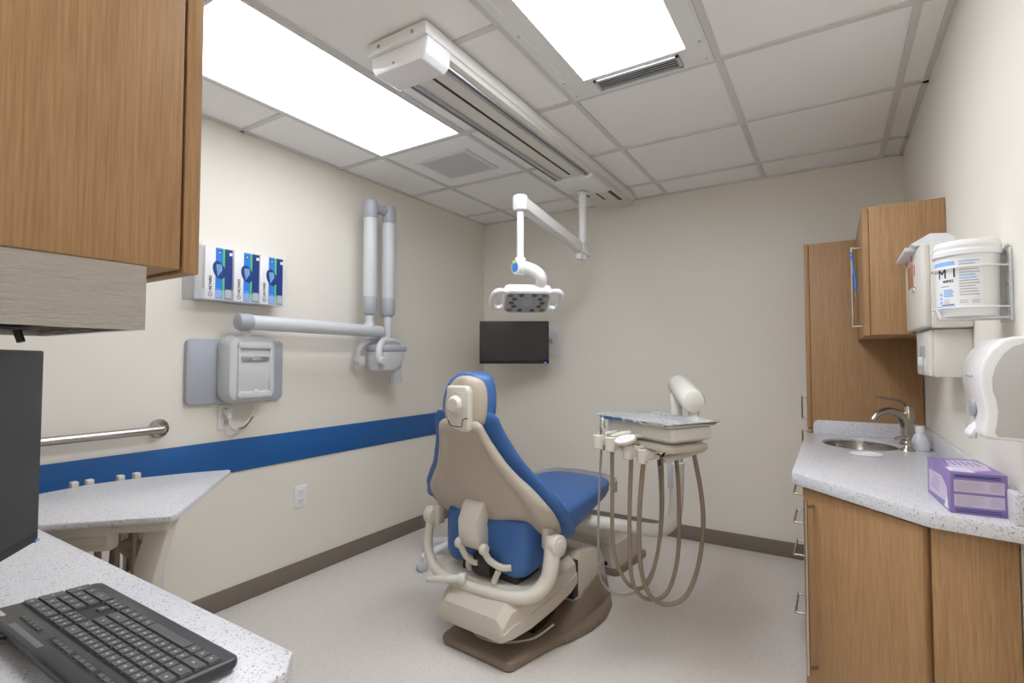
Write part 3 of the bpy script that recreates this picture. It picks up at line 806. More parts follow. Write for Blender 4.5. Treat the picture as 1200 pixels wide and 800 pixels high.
# cantilever cover
mb = L(MB(), KB); mb.tube([(-.10, -.05, .042), (-.12, -.17, .042), (-.05, -.235, .042), (.06, -.22, .042), (.15, -.12, .042), (.18, .0, .06)], .0045, 7); obj('cable', mb, 'cream', t)
mb = L(MB(), KB)
secs = []
for a, w_, z0, z1 in ((-.345, .165, .135, .17), (-.338, .178, .118, .20), (-.29, .185, .11, .245), (-.20, .20, .115, .262), (-.05, .212, .135, .285), (.08, .218, .16, .305), (.14, .215, .18, .31)):
    m_ = (z0*.55+z1*.45)
    secs.append([(-w_+.02, a, z0), (-w_, a, z0+.015), (-w_, a, m_), (-w_+.005, a, m_+.003), (-w_+.005, a, m_+.006), (-w_+.010, a, max(z1-.03, m_+.012)), (-w_+.045, a, max(z1, m_+.02)), (w_-.045, a, max(z1, m_+.02)), (w_-.010, a, max(z1-.03, m_+.012)), (w_-.005, a, m_+.006), (w_-.005, a, m_+.003), (w_, a, m_), (w_, a, z0+.015), (w_-.02, a, z0)])
mb.loft(secs); ac = obj('lift_arm_cover', mb, 'beige', t, sharp=25)
mb = L(MB(), KB)
for x in (-.115, .085):
    mb = L(MB(), KB); mb.box(x-.0012, x+.0012, -.341, -.33, .125, .20, 0); obj('seam', mb, 'grey_mid', ac)
mb = L(MB(), KB); mb.box(-.203, .203, .125, .175, .12, .285, .008); obj('gap_boot', mb, 'black', t)
# seat
ST = [(-.215, .17, .505, .32), (-.205, .205, .525, .305), (-.17, .225, .535, .30), (-.05, .245, .53, .335), (.10, .25, .535, .385), (.25, .243, .545, .425), (.40, .23, .555, .452), (.52, .212, .561, .466), (.60, .19, .561, .478), (.645, .165, .555, .49), (.655, .14, .545, .50)]
def seat(u, v):
    a = -.215+.87*u; w_, zt, zb = smoothlerp(ST, a)
    th = 2*math.pi*v; c, s = math.cos(th), math.sin(th)
    e_ = .30+.16*min(1, u*2); x = math.copysign(abs(c)**e_, c); y = math.copysign(abs(s)**e_, s)
    z = (zt+zb)/2+y*(zt-zb)/2
    if s < 0: z += max(0, 1-abs(x)*1.5)*.07*max(0, 1-max(0, a+.2)/.25)
    if s > 0: z += .018*(abs(x)**3)*(1-u)
    return (x*w_-.01, a, z)
mb = L(MB()); mb.grid(seat, 46, 48, cv=True, cap=True); st = obj('seat', mb, 'blue_vinyl', t, sharp=70)
mb = L(MB())
secs = []
tp = [(-.27, .20), (-.275, .66), (-.25, .72), (-.15, .76), (.05, .765), (.12, .74), (.145, .68)]
tl = [(-.265, .15), (-.295, .50), (-.29, .72), (-.25, .80), (-.12, .835), (.03, .82), (.11, .79), (.15, .745), (.19, .68), (.195, .62)]
mb.prism(tl + [(.13, .45), (.10, .15)], .526, .533, .003)
for (xa_, ya_), (xb_, yb_) in zip(tl[3:], tl[4:]):
    d_ = Vector((xb_-xa_, yb_-ya_, 0)).normalized(); n_ = Vector((-d_.y, d_.x, 0))*.004
    mb.add([(xa_, ya_, .48), (xb_, yb_, .48), (xb_, yb_, .529), (xa_, ya_, .529), (xa_-n_.x, ya_-n_.y, .48), (xb_-n_.x, yb_-n_.y, .48), (xb_-n_.x, yb_-n_.y, .529), (xa_-n_.x, ya_-n_.y, .529)],
           [[0, 1, 2, 3], [7, 6, 5, 4], [0, 4, 5, 1], [1, 5, 6, 2], [2, 6, 7, 3], [3, 7, 4, 0]])
obj('toe_cover', mb, 'toe_plastic', t)
# backrest
BT = [(.445, .215, -.185, .16, .10), (.48, .275, -.192, .15, .09), (.52, .305, -.207, .115, .07), (.56, .32, -.22, .08, .05), (.62, .308, -.24, .05, .03), (.68, .262, -.26, .04, .024), (.73, .212, -.28, .03, .018), (.78, .176, -.30, .02, .012), (.84, .142, -.325, .02, .012), (.89, .122, -.345, .015, .01), (.93, .112, -.36, .01, .01), (.945, .09, -.366, .01, .008)]
def back(u, v):
    z = .445+.5*(v+1)/2
    w_, a0, cr, cl_ = smoothlerp(BT, z)
    a = a0+(cr if u > 0 else cl_)*abs(u)**2
    lo = max(0, .56-z)/.115
    z2 = z+lo*.045*(1-abs(u)**1.6) - lo*.02*max(0, u)**3
    return Vector((u*w_, a, z2))
def bnorm(u, v): return Vector((-u*.35, 1, .30))
def shellpt(u, v):
    return back(u, v)
mb = L(MB())
def relief(u, v):          # sunken centre with a raised rim
    d = max(abs(u)/.80, abs(v+.05)/.90)
    k = min(1, max(0, (d-.80)/.22)); k = k*k*(3-2*k)
    return .022*k
vs = []; NU, NV = 40, 44
def S1(u, v): return back(u, v)
class _P: pass
def pill(mb, S, N, tf, tb, nu, nv, p=8, rel=None):
    def cs(i, n):
        x = -1+2*i/(n-1); return math.copysign(1-(1-abs(x))**1.5, x)
    vs = []; fr = {}; bk = {}
    for i in range(nu):
        for j in range(nv):
            u, v = cs(i, nu), cs(j, nv); k = max(0., 1-abs(u)**p)**.5*max(0., 1-abs(v)**p)**.5
            c = Vector(S(u, v)); n_ = Vector(N(u, v)).normalized()
            fr[i, j] = len(vs); vs.append(c+n_*tf*k)
            if i in (0, nu-1) or j in (0, nv-1): bk[i, j] = fr[i, j]
            else: bk[i, j] = len(vs); vs.append(c-n_*(tb+(rel(u, v) if rel else 0))*k)
    fs = []
    for i in range(nu-1):
        for j in range(nv-1):
            fs.append([fr[i, j], fr[i+1, j], fr[i+1, j+1], fr[i, j+1]]); fs.append([bk[i, j], bk[i, j+1], bk[i+1, j+1], bk[i+1, j]])
    mb.add(vs, fs)
pill(mb, S1, bnorm, .012, .008, NU, NV, 10, relief)
obj('backrest_shell', mb, 'shell', t, sharp=80)
def S2(u, v):
    p = back(u, v); w_ = smoothlerp(BT, .445+.25*(v+1))[0]
    k = 1+.032/max(w_, .1)
    return Vector((p.x*k+.003-.030*max(0, -u)**2, p.y+.036+.020*max(0, u)-.014*max(0, -u), p.z+.016*v+.014*max(0, v)**6))
mb = L(MB()); pill(mb, S2, bnorm, .034, .014, 34, 38, 6)
obj('backrest_cushion', mb, 'blue_vinyl', t, sharp=80)
mb = L(MB())
M_ = K @ Matrix(((0, 0, 1, 0), (1, 0, 0, 0), (0, 1, 0, 0), (0, 0, 0, 1)))        # (y, z) outline run along x
mb.at(M_ @ Matrix.Translation((0, 0, 0))).prism([(-.258, .585), (-.235, .60), (-.20, .56), (-.215, .50), (-.20, .43), (-.215, .405), (-.255, .40), (-.285, .44), (-.29, .52)], -.075, .03, .008)
bs = obj('back_bracket', mb, 'cream', t)
mb = L(MB())
for x in (-.088, .045):
    mb.cyl((x, -.275, .42), (x+.025, -.275, .42), .022, bev=.004)
mb.tube([(.055, -.275, .415), (.07, -.25, .37), (.11, -.225, .345), (.15, -.21, .35)], .014, 8); mb.tube([(-.075, -.27, .41), (-.06, -.25, .36), (-.02, -.24, .34), (.0, -.24, .345)], .014, 8)
mb.tube([(-.05, -.24, .36), (-.06, -.235, .32), (-.055, -.225, .30)], .014, 8); mb.tube([(.10, -.235, .33), (.085, -.235, .30), (.08, -.24, .28)], .013, 8)
obj('linkage', mb, 'cream', t)
mb = L(MB()); mb.box(-.14, .16, -.19, -.02, .27, .37, .01); mb.cyl((-.03, -.20, .33), (.06, -.20, .33), .05); obj('mechanism', mb, 'dark', t)
mb = L(MB()); mb.tube([(.0, -.232, .33), (.03, -.24, .335), (.05, -.235, .325)], .005, 6); obj('wire', mb, 'red', t)
# U-shaped yoke carrying the back
mb = L(MB())
P = [(-.305, -.20, .50), (-.315, -.215, .43), (-.305, -.235, .35), (-.255, -.255, .285), (-.17, -.27, .258), (0, -.275, .254), (.16, -.262, .257), (.248, -.222, .268), (.292, -.178, .315), (.302, -.155, .385), (.294, -.132, .485)]
mb.tube(P, .03, 14, smooth=6, rs=[.020, .021, .022, .024, .026, .026, .028, .031, .034, .037, .036], flat=.9)
mb.prism([(-.24, -.26), (.24, -.24), (.23, -.05), (-.22, -.05)], .252, .275, .008)
yo = obj('yoke', mb, 'cream', t)
mb = L(MB()); mb.cyl((.295, -.133, .45), (.336, -.138, .452), .043, bev=.008); mb.cyl((.33, -.1375, .452), (.340, -.139, .4525), .026, bev=.003, m='offwhite')
obj('pivot_cap', mb, 'cream', yo)
mb = L(MB()); mb.cyl((-.29, -.20, .475), (-.34, -.20, .475), .04, bev=.01); mb.box(-.305, -.262, -.215, -.17, .44, .53, .01); obj('pivot_cap', mb, 'cream', yo)
mb = L(MB()); mb.box(.255, .29, -.16, -.08, .43, .52, .012); obj('hinge_plate', mb, 'beige', yo)
mb = L(MB()); mb.tube([(-.04, -.29, .285), (-.10, -.315, .278), (-.20, -.335, .258)], .016, 10, rs=[.017, .017, .013]); mb.cyl((-.055, -.296, .284), (-.03, -.285, .286), .024, bev=.004)
obj('release_lever', mb, 'offwhite', t)
# headrest
HT = [(.918, .075, -.012), (.93, .094, -.012), (.96, .103, -.012), (1.0, .106, -.010), (1.04, .102, -.006), (1.075, .09, 0), (1.10, .072, .006), (1.116, .048, .01), (1.122, .025, .012)]
def hsurf(u, v):
    z = .918+.204*(v+1)/2; w_, ox = smoothlerp(HT, z)[0:2]
    return Vector((u*w_*.95+ox+.014, -.362+.05*max(0, u)**2+.025*min(0, u)**2, z))
mb = L(MB())
def hs2(u, v):
    p = hsurf(u, v); return Vector(((p.x-.014)*1.12+.018-.026*max(0, -u), p.y+.030-.010*max(0, -u), p.z+.011*v+.004))
pill(mb, hs2, lambda u, v: (0, 1, .1), .045, .022, 26, 26, 4)
hr = obj('headrest', mb, 'blue_vinyl', t, sharp=80)
mb = L(MB()); pill(mb, hsurf, lambda u, v: (0, 1, 0), .015, .018, 26, 26, 7)
obj('headrest_shell', mb, 'shell', hr, sharp=80)
mb = L(MB()); M2 = K @ frame((.022, -.372, 1.003), (1, 0, 0), (0, 0, 1), (0, -1, 0))
mb.at(M2).prism([(-.062, .08), (.04, .08), (.055, .06), (.055, -.098), (.015, -.10), (-.045, -.085), (-.062, -.05), (-.066, .06)], -.01, .022, .010, seg=3)
obj('adjuster_block', mb, 'cream', hr)
mb = L(MB()); mb.at(M2).lathe([(0, .044), (.026, .043), (.034, .036), (.037, .024), (.043, .023), (.045, .018)], (-.010, .005, 0), n=10)
mb.at(M2).lathe([(.046, .0215), (.050, .0235), (.053, .0215)], (-.010, .005, 0), n=28)
obj('adjuster_knob', mb, 'cream', hr)
mb = L(MB()); mb.at(M2).tube([(.053, -.045, .022), (.033, -.048, .022), (.024, -.058, .022), (.024, -.072, .022), (.014, -.08, .022), (-.035, -.078, .022), (-.053, -.058, .022)], .002, 6); obj('latch_groove', mb, 'dark', hr)

# ------------------------------------------------------------------ box on the floor under the toe end
t = thing('utility_box', 'low beige utility box on the floor beyond the chair foot', 'floor box', (-1.17, 2.93, 0), -6)
M = WORLD[t.name]
mb = MB().at(M)
secs = []
for z, k in ((0.0, .012), (.03, .014), (.034, .0)):
    secs.append([(x, y, z) for x, y in rrect(-.165-k, .165+k, -.19-k, .19+k, .03)])
mb.loft(secs); obj('base', mb, 'taupe', t)
mb = MB().at(M)
secs = []
for z, k in ((.032, -.004), (.12, -.004), (.165, -.008), (.182, -.03)):
    secs.append([(x, y-.0*(z), z) for x, y in rrect(-.165-k*-1-.0, .165+k, -.19-k, .19+k, .035)])
mb.loft(secs); cv = obj('cover', mb, 'beige', t)
mb = MB().at(M); mb.cyl((.10, -.185, .055), (.10, -.1915, .055), .012); obj('knockout', mb, 'black', cv)

# ------------------------------------------------------------------ stool behind the chair
t = thing('stool', 'low wheeled stool mostly hidden behind the dental chair', 'stool', (-1.97, 2.42, 0))
sx, sy = -1.90, 2.42
for k in range(5):
    a = R(178+72*k); c, s = math.cos(a), math.sin(a); cx_, cy_ = sx+.225*c, sy+.225*s
    mb = MB(); mb.tube([(sx+.03*c, sy+.03*s, .12), (sx+.15*c, sy+.15*s, .095), (cx_, cy_, .078)], .018, 8); lg = obj('leg', mb, 'white', t)
    mb = MB(); d_ = Vector((-s, c, 0))
    for q in (-.014, .014):
        o_ = Vector((cx_, cy_, .026))+d_*q; mb.cyl(o_-d_*.009, o_+d_*.009, .026, bev=.004)
    mb.cyl((cx_, cy_, .045), (cx_, cy_, .078), .010); obj('caster', mb, 'pale_grey', lg)
mb = MB(); mb.cyl((sx, sy, .10), (sx, sy, .40), .025, bev=.003); obj('column', mb, 'chrome', t)
mb = MB(); mb.lathe([(0, 0), (.14, 0), (.165, .015), (.17, .04), (.16, .06), (.12, .07), (0, .07)], (sx, sy, .395), n=32); obj('seat', mb, 'blue_vinyl', t)

# ------------------------------------------------------------------ delivery unit
t = thing('delivery_unit', 'cream dental delivery unit with looped tubing and round ended arm', 'delivery unit', (-.61, 2.40, .40))
mb = MB()
mb.tube([(-1.16, 2.32, .405), (-1.0, 2.335, .405), (-.76, 2.362, .402), (-.68, 2.378, .408), (-.635, 2.392, .45), (-.617, 2.40, .51), (-.612, 2.402, .60), (-.61, 2.402, .72)], .031, 16, smooth=6); obj('support_tube', mb, 'offwhite', t)
mb = MB(); mb.cyl((-.61, 2.402, .70), (-.61, 2.402, 1.03), .026, bev=.003); mb.cyl((-.61, 2.402, .70), (-.61, 2.402, .72), .034, bev=.004); po = obj('post', mb, 'offwhite', t)
mb = MB(); q = at(786, 555, 2.335); mb.cyl((-.634, 2.378, .60), (-.634, 2.378, .74), .012, bev=.003); obj('cable_clip', mb, 'pale_grey', po)
mb = MB(); a0 = Vector((-.612, 2.47, 1.062)); a1 = Vector((-.484, 2.182, 1.012)); d = (a1-a0).normalized()
mb.cyl(a0-d*.03, a1, .05, bev=.02, n=28)
arm = obj('spring_arm', mb, 'offwhite', t)
mb = MB(); mb.cyl(a1-d*.002, a1+d*.006, .043, bev=.004, n=28); obj('end_cap', mb, 'offwhite', arm)
mb = MB(); mb.cyl((-.49, 2.21, .915), (-.49, 2.21, .99), .022, bev=.004); mb.box(-.54, -.44, 2.11, 2.22, .895, .93, .01); obj('head_mount', mb, 'cream', t)
MD = TR(-.596, 2.042, 0, -30)
mb = MB().at(MD)
secs = []
pl_ = rrect(-.185, .185, -.105, .105, .02, 4)
for z, k in ((.872, -.05), (.878, -.03), (.89, -.006), (.895, .0), (.93, .0), (.936, -.004), (.938, -.012)):
    secs.append([(x*(1+k/.185), y*(1+k/.12), z) for x, y in pl_])
mb.loft(secs); hd = obj('control_head', mb, 'offwhite', t)
mb = MB().at(MD); mb.box(-.188, -.155, -.09, -.01, .90, .922, .005); obj('end_window', mb, 'grey_mid', hd)
mb = MB().at(MD); mb.box(-.16, .18, -.10, .09, .845, .874, .012); obj('lower_housing', mb, 'beige', hd)
# holder bar and four holders
mb = MB()
barp = [at(698, 511, 2.06), at(728, 505, 2.15)]
mb.tube([at(697, 511, 2.02), at(720, 507, 2.06), at(740, 505, 2.12)], .010, 8)
mb.tube([at(778, 538, 2.0), at(795, 534, 2.0), at(815, 528, 2.02), at(823, 525, 2.04), at(820, 520, 2.08)], .015, 10)
mb.tube([at(700, 517, 1.99), at(722, 524, 1.97), at(748, 531, 1.95), at(772, 536, 1.95)], .009, 8)
bar = obj('holder_bar', mb, 'cream', t)
HP = [(706, 516, 1.99, .9), (720, 519, 1.97, 1.0), (741, 528, 1.955, 1.05), (757, 533, 1.945, 1.1)]
for u, v, dd, k in HP:
    p = at(u, v, dd); mb = MB(); M = TR(p.x, p.y, p.z, -30)
    mb.at(M).box(-.022*k, .022*k, -.028, .03, -.018, .018, .009); mb.at(M).lathe([(.016, -.03), (.020, -.026), (.021, .022), (.016, .026)], (0, -.02, 0), n=16)
    mb.at(M).tube([(0, .02, .0), (.02, .06, .02), (.05, .10, .03)], .010, 8)
    obj('instrument_holder', mb, 'cream', bar)
p = at(732, 514, 1.93)
mb = MB(); M = TR(p.x, p.y, p.z, 20, 0, 0) @ Matrix.Rotation(R(38), 4, 'X') @ Matrix.Rotation(R(-18), 4, 'Y')
mb.at(M).prism([(.042*math.cos(2*math.pi*k/24), .022*math.sin(2*math.pi*k/24)) for k in range(24)], -.016, 0, .004)
mb.at(M).prism([(.039*math.cos(2*math.pi*k/24), .019*math.sin(2*math.pi*k/24)) for k in range(24)], 0, .0015, 0, 'white')
for k in range(5): mb.at(M).cyl((-.02+.01*k, .004*(-1)**k, .001), (-.02+.01*k, .004*(-1)**k, .0025), .003, n=8, m='ink_grey')
obj('touchpad', mb, 'cream', bar)
mb = MB(); b0 = at(706, 512, 1.985)
mb.cyl(b0, b0+Vector((0, 0, .075)), .0105, n=14, bev=.002); mb.cyl(b0+Vector((0, 0, .03)), b0+Vector((0, 0, .045)), .012, n=14, bev=.002); mb.cyl(b0+Vector((0, 0, .075)), b0+Vector((0, 0, .09)), .0045, n=10); mb.cyl(b0-Vector((0, 0, .05)), b0, .009, n=12)
obj('syringe', mb, 'chrome', t)
def hose(pts, d0, d1, r, mat):
    n = len(pts)-1; mb = MB()
    mb.tube([at(u, v, d0+(d1-d0)*i/n) for i, (u, v) in enumerate(pts)], r, 9, smooth=5); obj('hose', mb, mat, t)
hose([(705, 520), (703, 560), (701, 620), (702, 665), (708, 685), (722, 696), (738, 696), (752, 688), (764, 668), (771, 640), (774, 600), (773, 560), (770, 530)], 1.99, 2.12, .0047, 'hose_grey')
hose([(717.5, 526), (717.5, 580), (718, 630), (723, 660), (736, 684), (751, 689), (763, 676), (772, 640), (776, 600), (776, 560), (775, 532)], 1.97, 2.10, .0075, 'hose')
hose([(740, 535), (738, 590), (738, 640), (741, 680), (752, 699), (770, 702), (784, 690), (793, 660), (796, 620), (795, 570), (792, 532)], 1.955, 2.10, .0083, 'hose')
hose([(754, 541), (750, 590), (749, 635), (753, 675), (764, 700), (783, 708), (804, 698), (818, 664), (824, 620), (822, 580), (813, 530)], 1.945, 2.04, .0090, 'hose')
hose([(755, 520), (763, 510), (770, 524), (773, 545)], 2.0, 2.02, .0035, 'black')
hose([(776, 535), (782, 525), (788, 518)], 1.99, 2.02, .004, 'black')

t = thing('instrument_tray', 'steel instrument tray in clear plastic film on the delivery unit', 'tray', (-.596, 2.042, .9395), -30)
M = WORLD[t.name]
mb = MB().at(M)
secs = []
for z, k in ((.0, -.012), (.003, -.004), (.016, .006), (.0175, .006), (.017, .002), (.005, -.010), (.0035, -.014)):
    secs.append([(x*(1+k/.19), y*(1+k/.12), z) for x, y in rrect(-.205, .20, -.135, .125, .025)])
mb.loft(secs); obj('pan', mb, 'chrome', t)
mb = MB().at(M)
rnd = random.Random(3)
def film(u, v):
    x = -.225+.425*u; y = -.14+.265*v; e_ = min(u, 1-u, v, 1-v)
    z = .0205+.004*math.sin(13*u+4*v)*math.sin(9*v)+rnd.uniform(-.002, .002) - (.006 if e_ < .02 else 0)
    return (x+rnd.uniform(-.004, .004)*(e_ < .02), y+rnd.uniform(-.004, .004)*(e_ < .02), z)
mb.grid(film, 40, 26); obj('film', mb, 'clear_film', t)
# ------------------------------------------------------------------ right wall run
ZC = .82; ZB = ZC-.038
def pull(parent, p0, p1, out, r=.0045):
    p0 = Vector(p0); p1 = Vector(p1); o = Vector(out)
    mb = MB(); ax = (p1-p0).normalized()
    mb.cyl(p0+o-ax*r, p1+o+ax*r, r, n=10); mb.cyl(p0, p0+o, r, n=10); mb.cyl(p1, p1+o, r, n=10)
    return obj('pull', mb, 'nickel', parent)
t = thing('tall_cabinet', 'tall oak grained cabinet standing against the back wall beside the sink counter', 'cabinet', (.12, 3.25, 0))
mb = MB(); mb.box(-.09, XR-.004, 2.984, YB-.002, .10, 1.77, .0015); mb.box(-.05, XR-.004, 2.99, YB-.002, 0, .10); obj('body', mb, 'wood', t)
for z0, z1, za, zb in ((.845, 1.77, .87, .985), (.105, .84, .69, .80)):
    mb = MB(); mb.box(-.112, -.0915, 2.984, YB-.004, z0, z1, .0015); d = obj('door', mb, 'wood', t)
    pull(d, (-.112, 3.22, za), (-.112, 3.22, zb), (-.032, 0, 0))
t = thing('drawer_cabinet', 'oak grained drawer cabinet under the sink counter', 'cabinet', (.1, 2.6, 0))
mb = MB(); mb.box(-.075, XR-.004, 2.244, 2.980, .10, ZB-.165, .0015); mb.box(-.075, -.05, 2.244, 2.98, ZB-.17, ZB); mb.box(-.075, XR-.004, 2.244, 2.262, ZB-.17, ZB); mb.box(-.075, XR-.004, 2.962, 2.98, ZB-.17, ZB); mb.box(-.03, XR-.004, 2.25, 2.978, 0, .10)
obj('body', mb, 'wood', t)
for z0, z1, zp in ((.565, .775, .62), (.435, .56, .5), (.305, .43, .365), (.105, .30, .125)):
    mb = MB(); mb.box(-.100, -.076, 2.248, 2.978, z0, z1, .0015); d = obj('drawer', mb, 'wood', t)
    pull(d, (-.100, 2.50, zp), (-.100, 2.70, zp), (-.050, 0, 0))
t = thing('corner_cabinet', 'angled oak grained corner cabinet with a long bar handle', 'cabinet', (.12, 1.9, 0))
A = Vector((-.088, 1.915, 0)); B = Vector((.185, 1.612, 0)); u = (B-A).normalized(); n_ = Vector((u.y, -u.x, 0))
if n_.y > 0: n_ = -n_
mb = MB(); bd = [(-.075, 2.24), (A.x+.010, A.y+.018), (B.x+.004, B.y+.022), (.205, 1.632), (XR-.004, 1.632), (XR-.004, 2.24)]
mb.prism(bd, .10, ZB, .0015); mb.prism([(-.03, 2.235), (-.03, 1.96), (.21, 1.68), (XR-.004, 1.68), (XR-.004, 2.235)], 0, .10)
obj('body', mb, 'wood', t)
MD_ = frame((A.x, A.y, 0), u, -n_, (0, 0, 1)); LD = (B-A).length
mb = MB().at(MD_); mb.box(.004, LD-.004, -.004, .016, .105, ZB-.006, .0015); d = obj('door', mb, 'wood', t)
P0 = MD_ @ Vector((.052, -.004, .235)); P1 = MD_ @ Vector((.052, -.004, .728))
mb = MB(); o_ = n_*.03; mb.cyl(P0+o_-Vector((0, 0, .02)), P1+o_+Vector((0, 0, .02)), .0058, n=12)
for p in (P0, P1): mb.cyl(p, p+o_, .005, n=10)
obj('bar_handle', mb, 'nickel', d)
mb = MB(); mb.box(.196, XR-.003, 1.612, 1.630, .105, ZB-.004, .0015); obj('end_panel', mb, 'wood', t)

t = thing('sink_counter', 'speckled pale stone counter with angled front along the right wall', 'countertop', (.12, 2.3, ZB))
SX, SY, SA, SB = .098, 2.715, .142, .185
hole = [(SX+SA*math.cos(2*math.pi*k/48), SY+SB*math.sin(2*math.pi*k/48)) for k in range(48)]
cp = [(XR-.002, 2.980), (-.119, 2.980), (-.119, 1.925), (-.112, 1.908), (.178, 1.598), (.196, 1.586), (XR-.002, 1.552)]
mb = MB(); mb.prism(cp, ZB, ZC, .004, hole=hole); tp = obj('worktop', mb, 'stone', t)
mb = MB(); My = frame((0, 2.98, 0), (1, 0, 0), (0, 0, 1), (0, -1, 0))
mb.at(My).prism([(-.085, ZC), (XR-.002, ZC), (XR-.002, ZC+.068), (-.06, ZC+.068), (-.078, ZC+.062), (-.085, ZC+.045)], 0, .018, .002)
mb.at(Matrix.Identity(4)).box(XR-.020, XR-.001, 1.556, 2.962, ZC, ZC+.068, .003)
obj('backsplash', mb, 'stone', t)
t = thing('sink', 'oval stainless sink bowl set into the right counter', 'sink', (SX, SY, ZB-.11))
mb = MB()
prof = [(1.0, ZC-.012), (.99, ZC-.03), (.93, ZB-.05), (.80, ZB-.085), (.5, ZB-.10), (.14, ZB-.105), (.13, ZB-.11)]
vs = [(SX+(SA-.001)*k*math.cos(2*math.pi*i/48), SY+(SB-.001)*k*math.sin(2*math.pi*i/48), z) for k, z in prof for i in range(48)]
nv = len(prof)
vs += [(SX+(SA-.001)*k*.985*math.cos(2*math.pi*i/48), SY+(SB-.001)*k*.985*math.sin(2*math.pi*i/48), z+.004*(j > 1)) for j, (k, z) in enumerate(prof) for i in range(48)]
fs = []
for h_ in (0, nv):
    for j in range(nv-1):
        for i in range(48): fs.append([(h_+j)*48+i, (h_+j)*48+(i+1) % 48, (h_+j+1)*48+(i+1) % 48, (h_+j+1)*48+i])
for i in range(48): fs.append([i, (i+1) % 48, nv*48+(i+1) % 48, nv*48+i])
fs.append([(nv-1)*48+i for i in range(48)]); fs.append([(2*nv-1)*48+i for i in range(48)])
mb.add(vs, fs); obj('bowl', mb, 'steel', t)
mb = MB(); mb.cyl((SX, SY, ZB-.107), (SX, SY, ZB-.102), .022); obj('drain', mb, 'chrome', t)
t = thing('faucet', 'brushed nickel single lever faucet behind the oval sink', 'faucet', (.255, 2.79, ZC))
fx, fy_ = .27, 2.79
mb = MB(); mb.tube([(fx, fy_, ZC), (fx, fy_, ZC+.05), (fx-.005, fy_-.003, ZC+.09), (fx-.025, fy_-.012, ZC+.125), (fx-.065, fy_-.03, ZC+.143), (fx-.105, fy_-.05, ZC+.13), (fx-.125, fy_-.06, ZC+.105)], .02, 14, rs=[.027, .025, .023, .020, .017, .014, .012])
mb.lathe([(.030, 0), (.030, .006), (.026, .010)], (fx, fy_, ZC), n=24, m='grey_dark')
obj('spout', mb, 'nickel', t)
mb = MB(); mb.tube([(fx, fy_, ZC+.09), (fx+.006, fy_, ZC+.135), (fx+.004, fy_, ZC+.165)], .02, 14, rs=[.022, .022, .016])
mb.tube([(fx+.002, fy_, ZC+.16), (fx-.02, fy_-.012, ZC+.185), (fx-.06, fy_-.03, ZC+.195), (fx-.115, fy_-.05, ZC+.205)], .008, 10, rs=[.012, .010, .008, .007], flat=.6)
obj('lever', mb, 'nickel', t)
t = thing('soap_pump', 'short nickel soap pump beside the sink, in front of the faucet', 'soap pump', (.25, 2.60, ZC))
mb = MB(); mb.lathe([(0, 0), (.026, 0), (.024, .006), (.014, .014), (.011, .024), (.014, .030), (.013, .036), (.009, .040), (.011, .050), (.010, .056), (0, .058)], (.25, 2.60, ZC), n=22); obj('body', mb, 'nickel', t)
mb = MB(); mb.tube([(.25, 2.60, ZC+.05), (.225, 2.59, ZC+.052), (.21, 2.585, ZC+.046)], .005, 8); obj('nozzle', mb, 'nickel', t)
t = thing('squeeze_bottle', 'small translucent white squeeze bottle by the soap pump', 'bottle', (.30, 2.64, ZC))
mb = MB(); mb.lathe([(0, 0), (.030, 0), (.032, .004), (.031, .030), (.022, .058), (.013, .072), (.0125, .084), (0, .084)], (.296, 2.64, ZC), n=26); obj('body', mb, 'frost', t)
mb = MB(); mb.lathe([(.0145, .074), (.0145, .094), (.012, .097), (0, .097)], (.296, 2.64, ZC), n=20); obj('cap', mb, 'white', t)
mb = MB()
M = Matrix.Translation((.105, 2.40, ZC))
vs = [M @ Vector((r_*.055*math.cos(2*math.pi*k/36), r_*.034*math.sin(2*math.pi*k/36), z)) for r_, z in ((.9, 0), (1.0, .003), (1.0, .008), (.92, .009), (.82, .005), (.4, .0035)) for k in range(36)]
fs = [[j*36+k, j*36+(k+1) % 36, (j+1)*36+(k+1) % 36, (j+1)*36+k] for j in range(5) for k in range(36)]+[list(range(36))[::-1], list(range(180, 216))]
mb.add(vs, fs); tag(obj('oval_dish', mb, 'white'), 'flat white oval dish lying on the stone counter by the sink', 'dish')

# purple carton
t = thing('glove_carton', 'purple and lilac carton with printed panels on the right counter', 'box', (.273, 1.725, ZC), 4)
M = WORLD[t.name] @ Matrix.Translation((-.048, -.115, 0))
mb = MB().at(M); wx, wy, hz = .105, .215, .098
mb.box(0, wx, 0, wy, 0, hz, .0015, 'purple')
mb.box(.004, wx-.004, -.0005, .001, .010, hz-.004, 0, 'purple')
for z0, z1 in ((.052, .080), (.018, .046)):
    mb.box(.008, wx-.006, -.0009, .001, z0, z1, 0, 'lilac')
    for k in range(7): mb.box(.011, .062-.006*(k % 3 == 2)-.02*(k == 6), -.0012, .001, z1-.005-k*.0033, z1-.0038-k*.0033, 0, 'ink_grey')
    for k in range(6): mb.box(.074, .096-.009*(k % 2), -.0012, .001, z1-.005-k*.0033, z1-.0038-k*.0033, 0, 'ink_grey')
for z in (.0055, .0105, .086, .0895): mb.box(.010, wx-.012, -.0009, .001, z, z+.002, 0, 'label_navy')
mb.add([(-.0006, .02, .02), (-.0006, wy-.02, .012), (-.0006, wy-.02, .07), (-.0006, .07, .075), (-.0006, .02, .055)], [[0, 1, 2, 3, 4]], 'lilac')
mb.add([(-.0007, .01, .005), (-.0007, .05, .005), (-.0007, .02, .04)], [[0, 1, 2]], 'paper')
for k in range(5): mb.box(-.001, .001, .09, .18-.01*k, .03+.008*k, .032+.008*k, 0, 'purple')
mb.prism([(.008, .03), (.045, .02), (.09, .05), (wx-.006, .12), (.09, .19), (.03, .17)], hz-.0005, hz+.0006, 0, 'lilac')
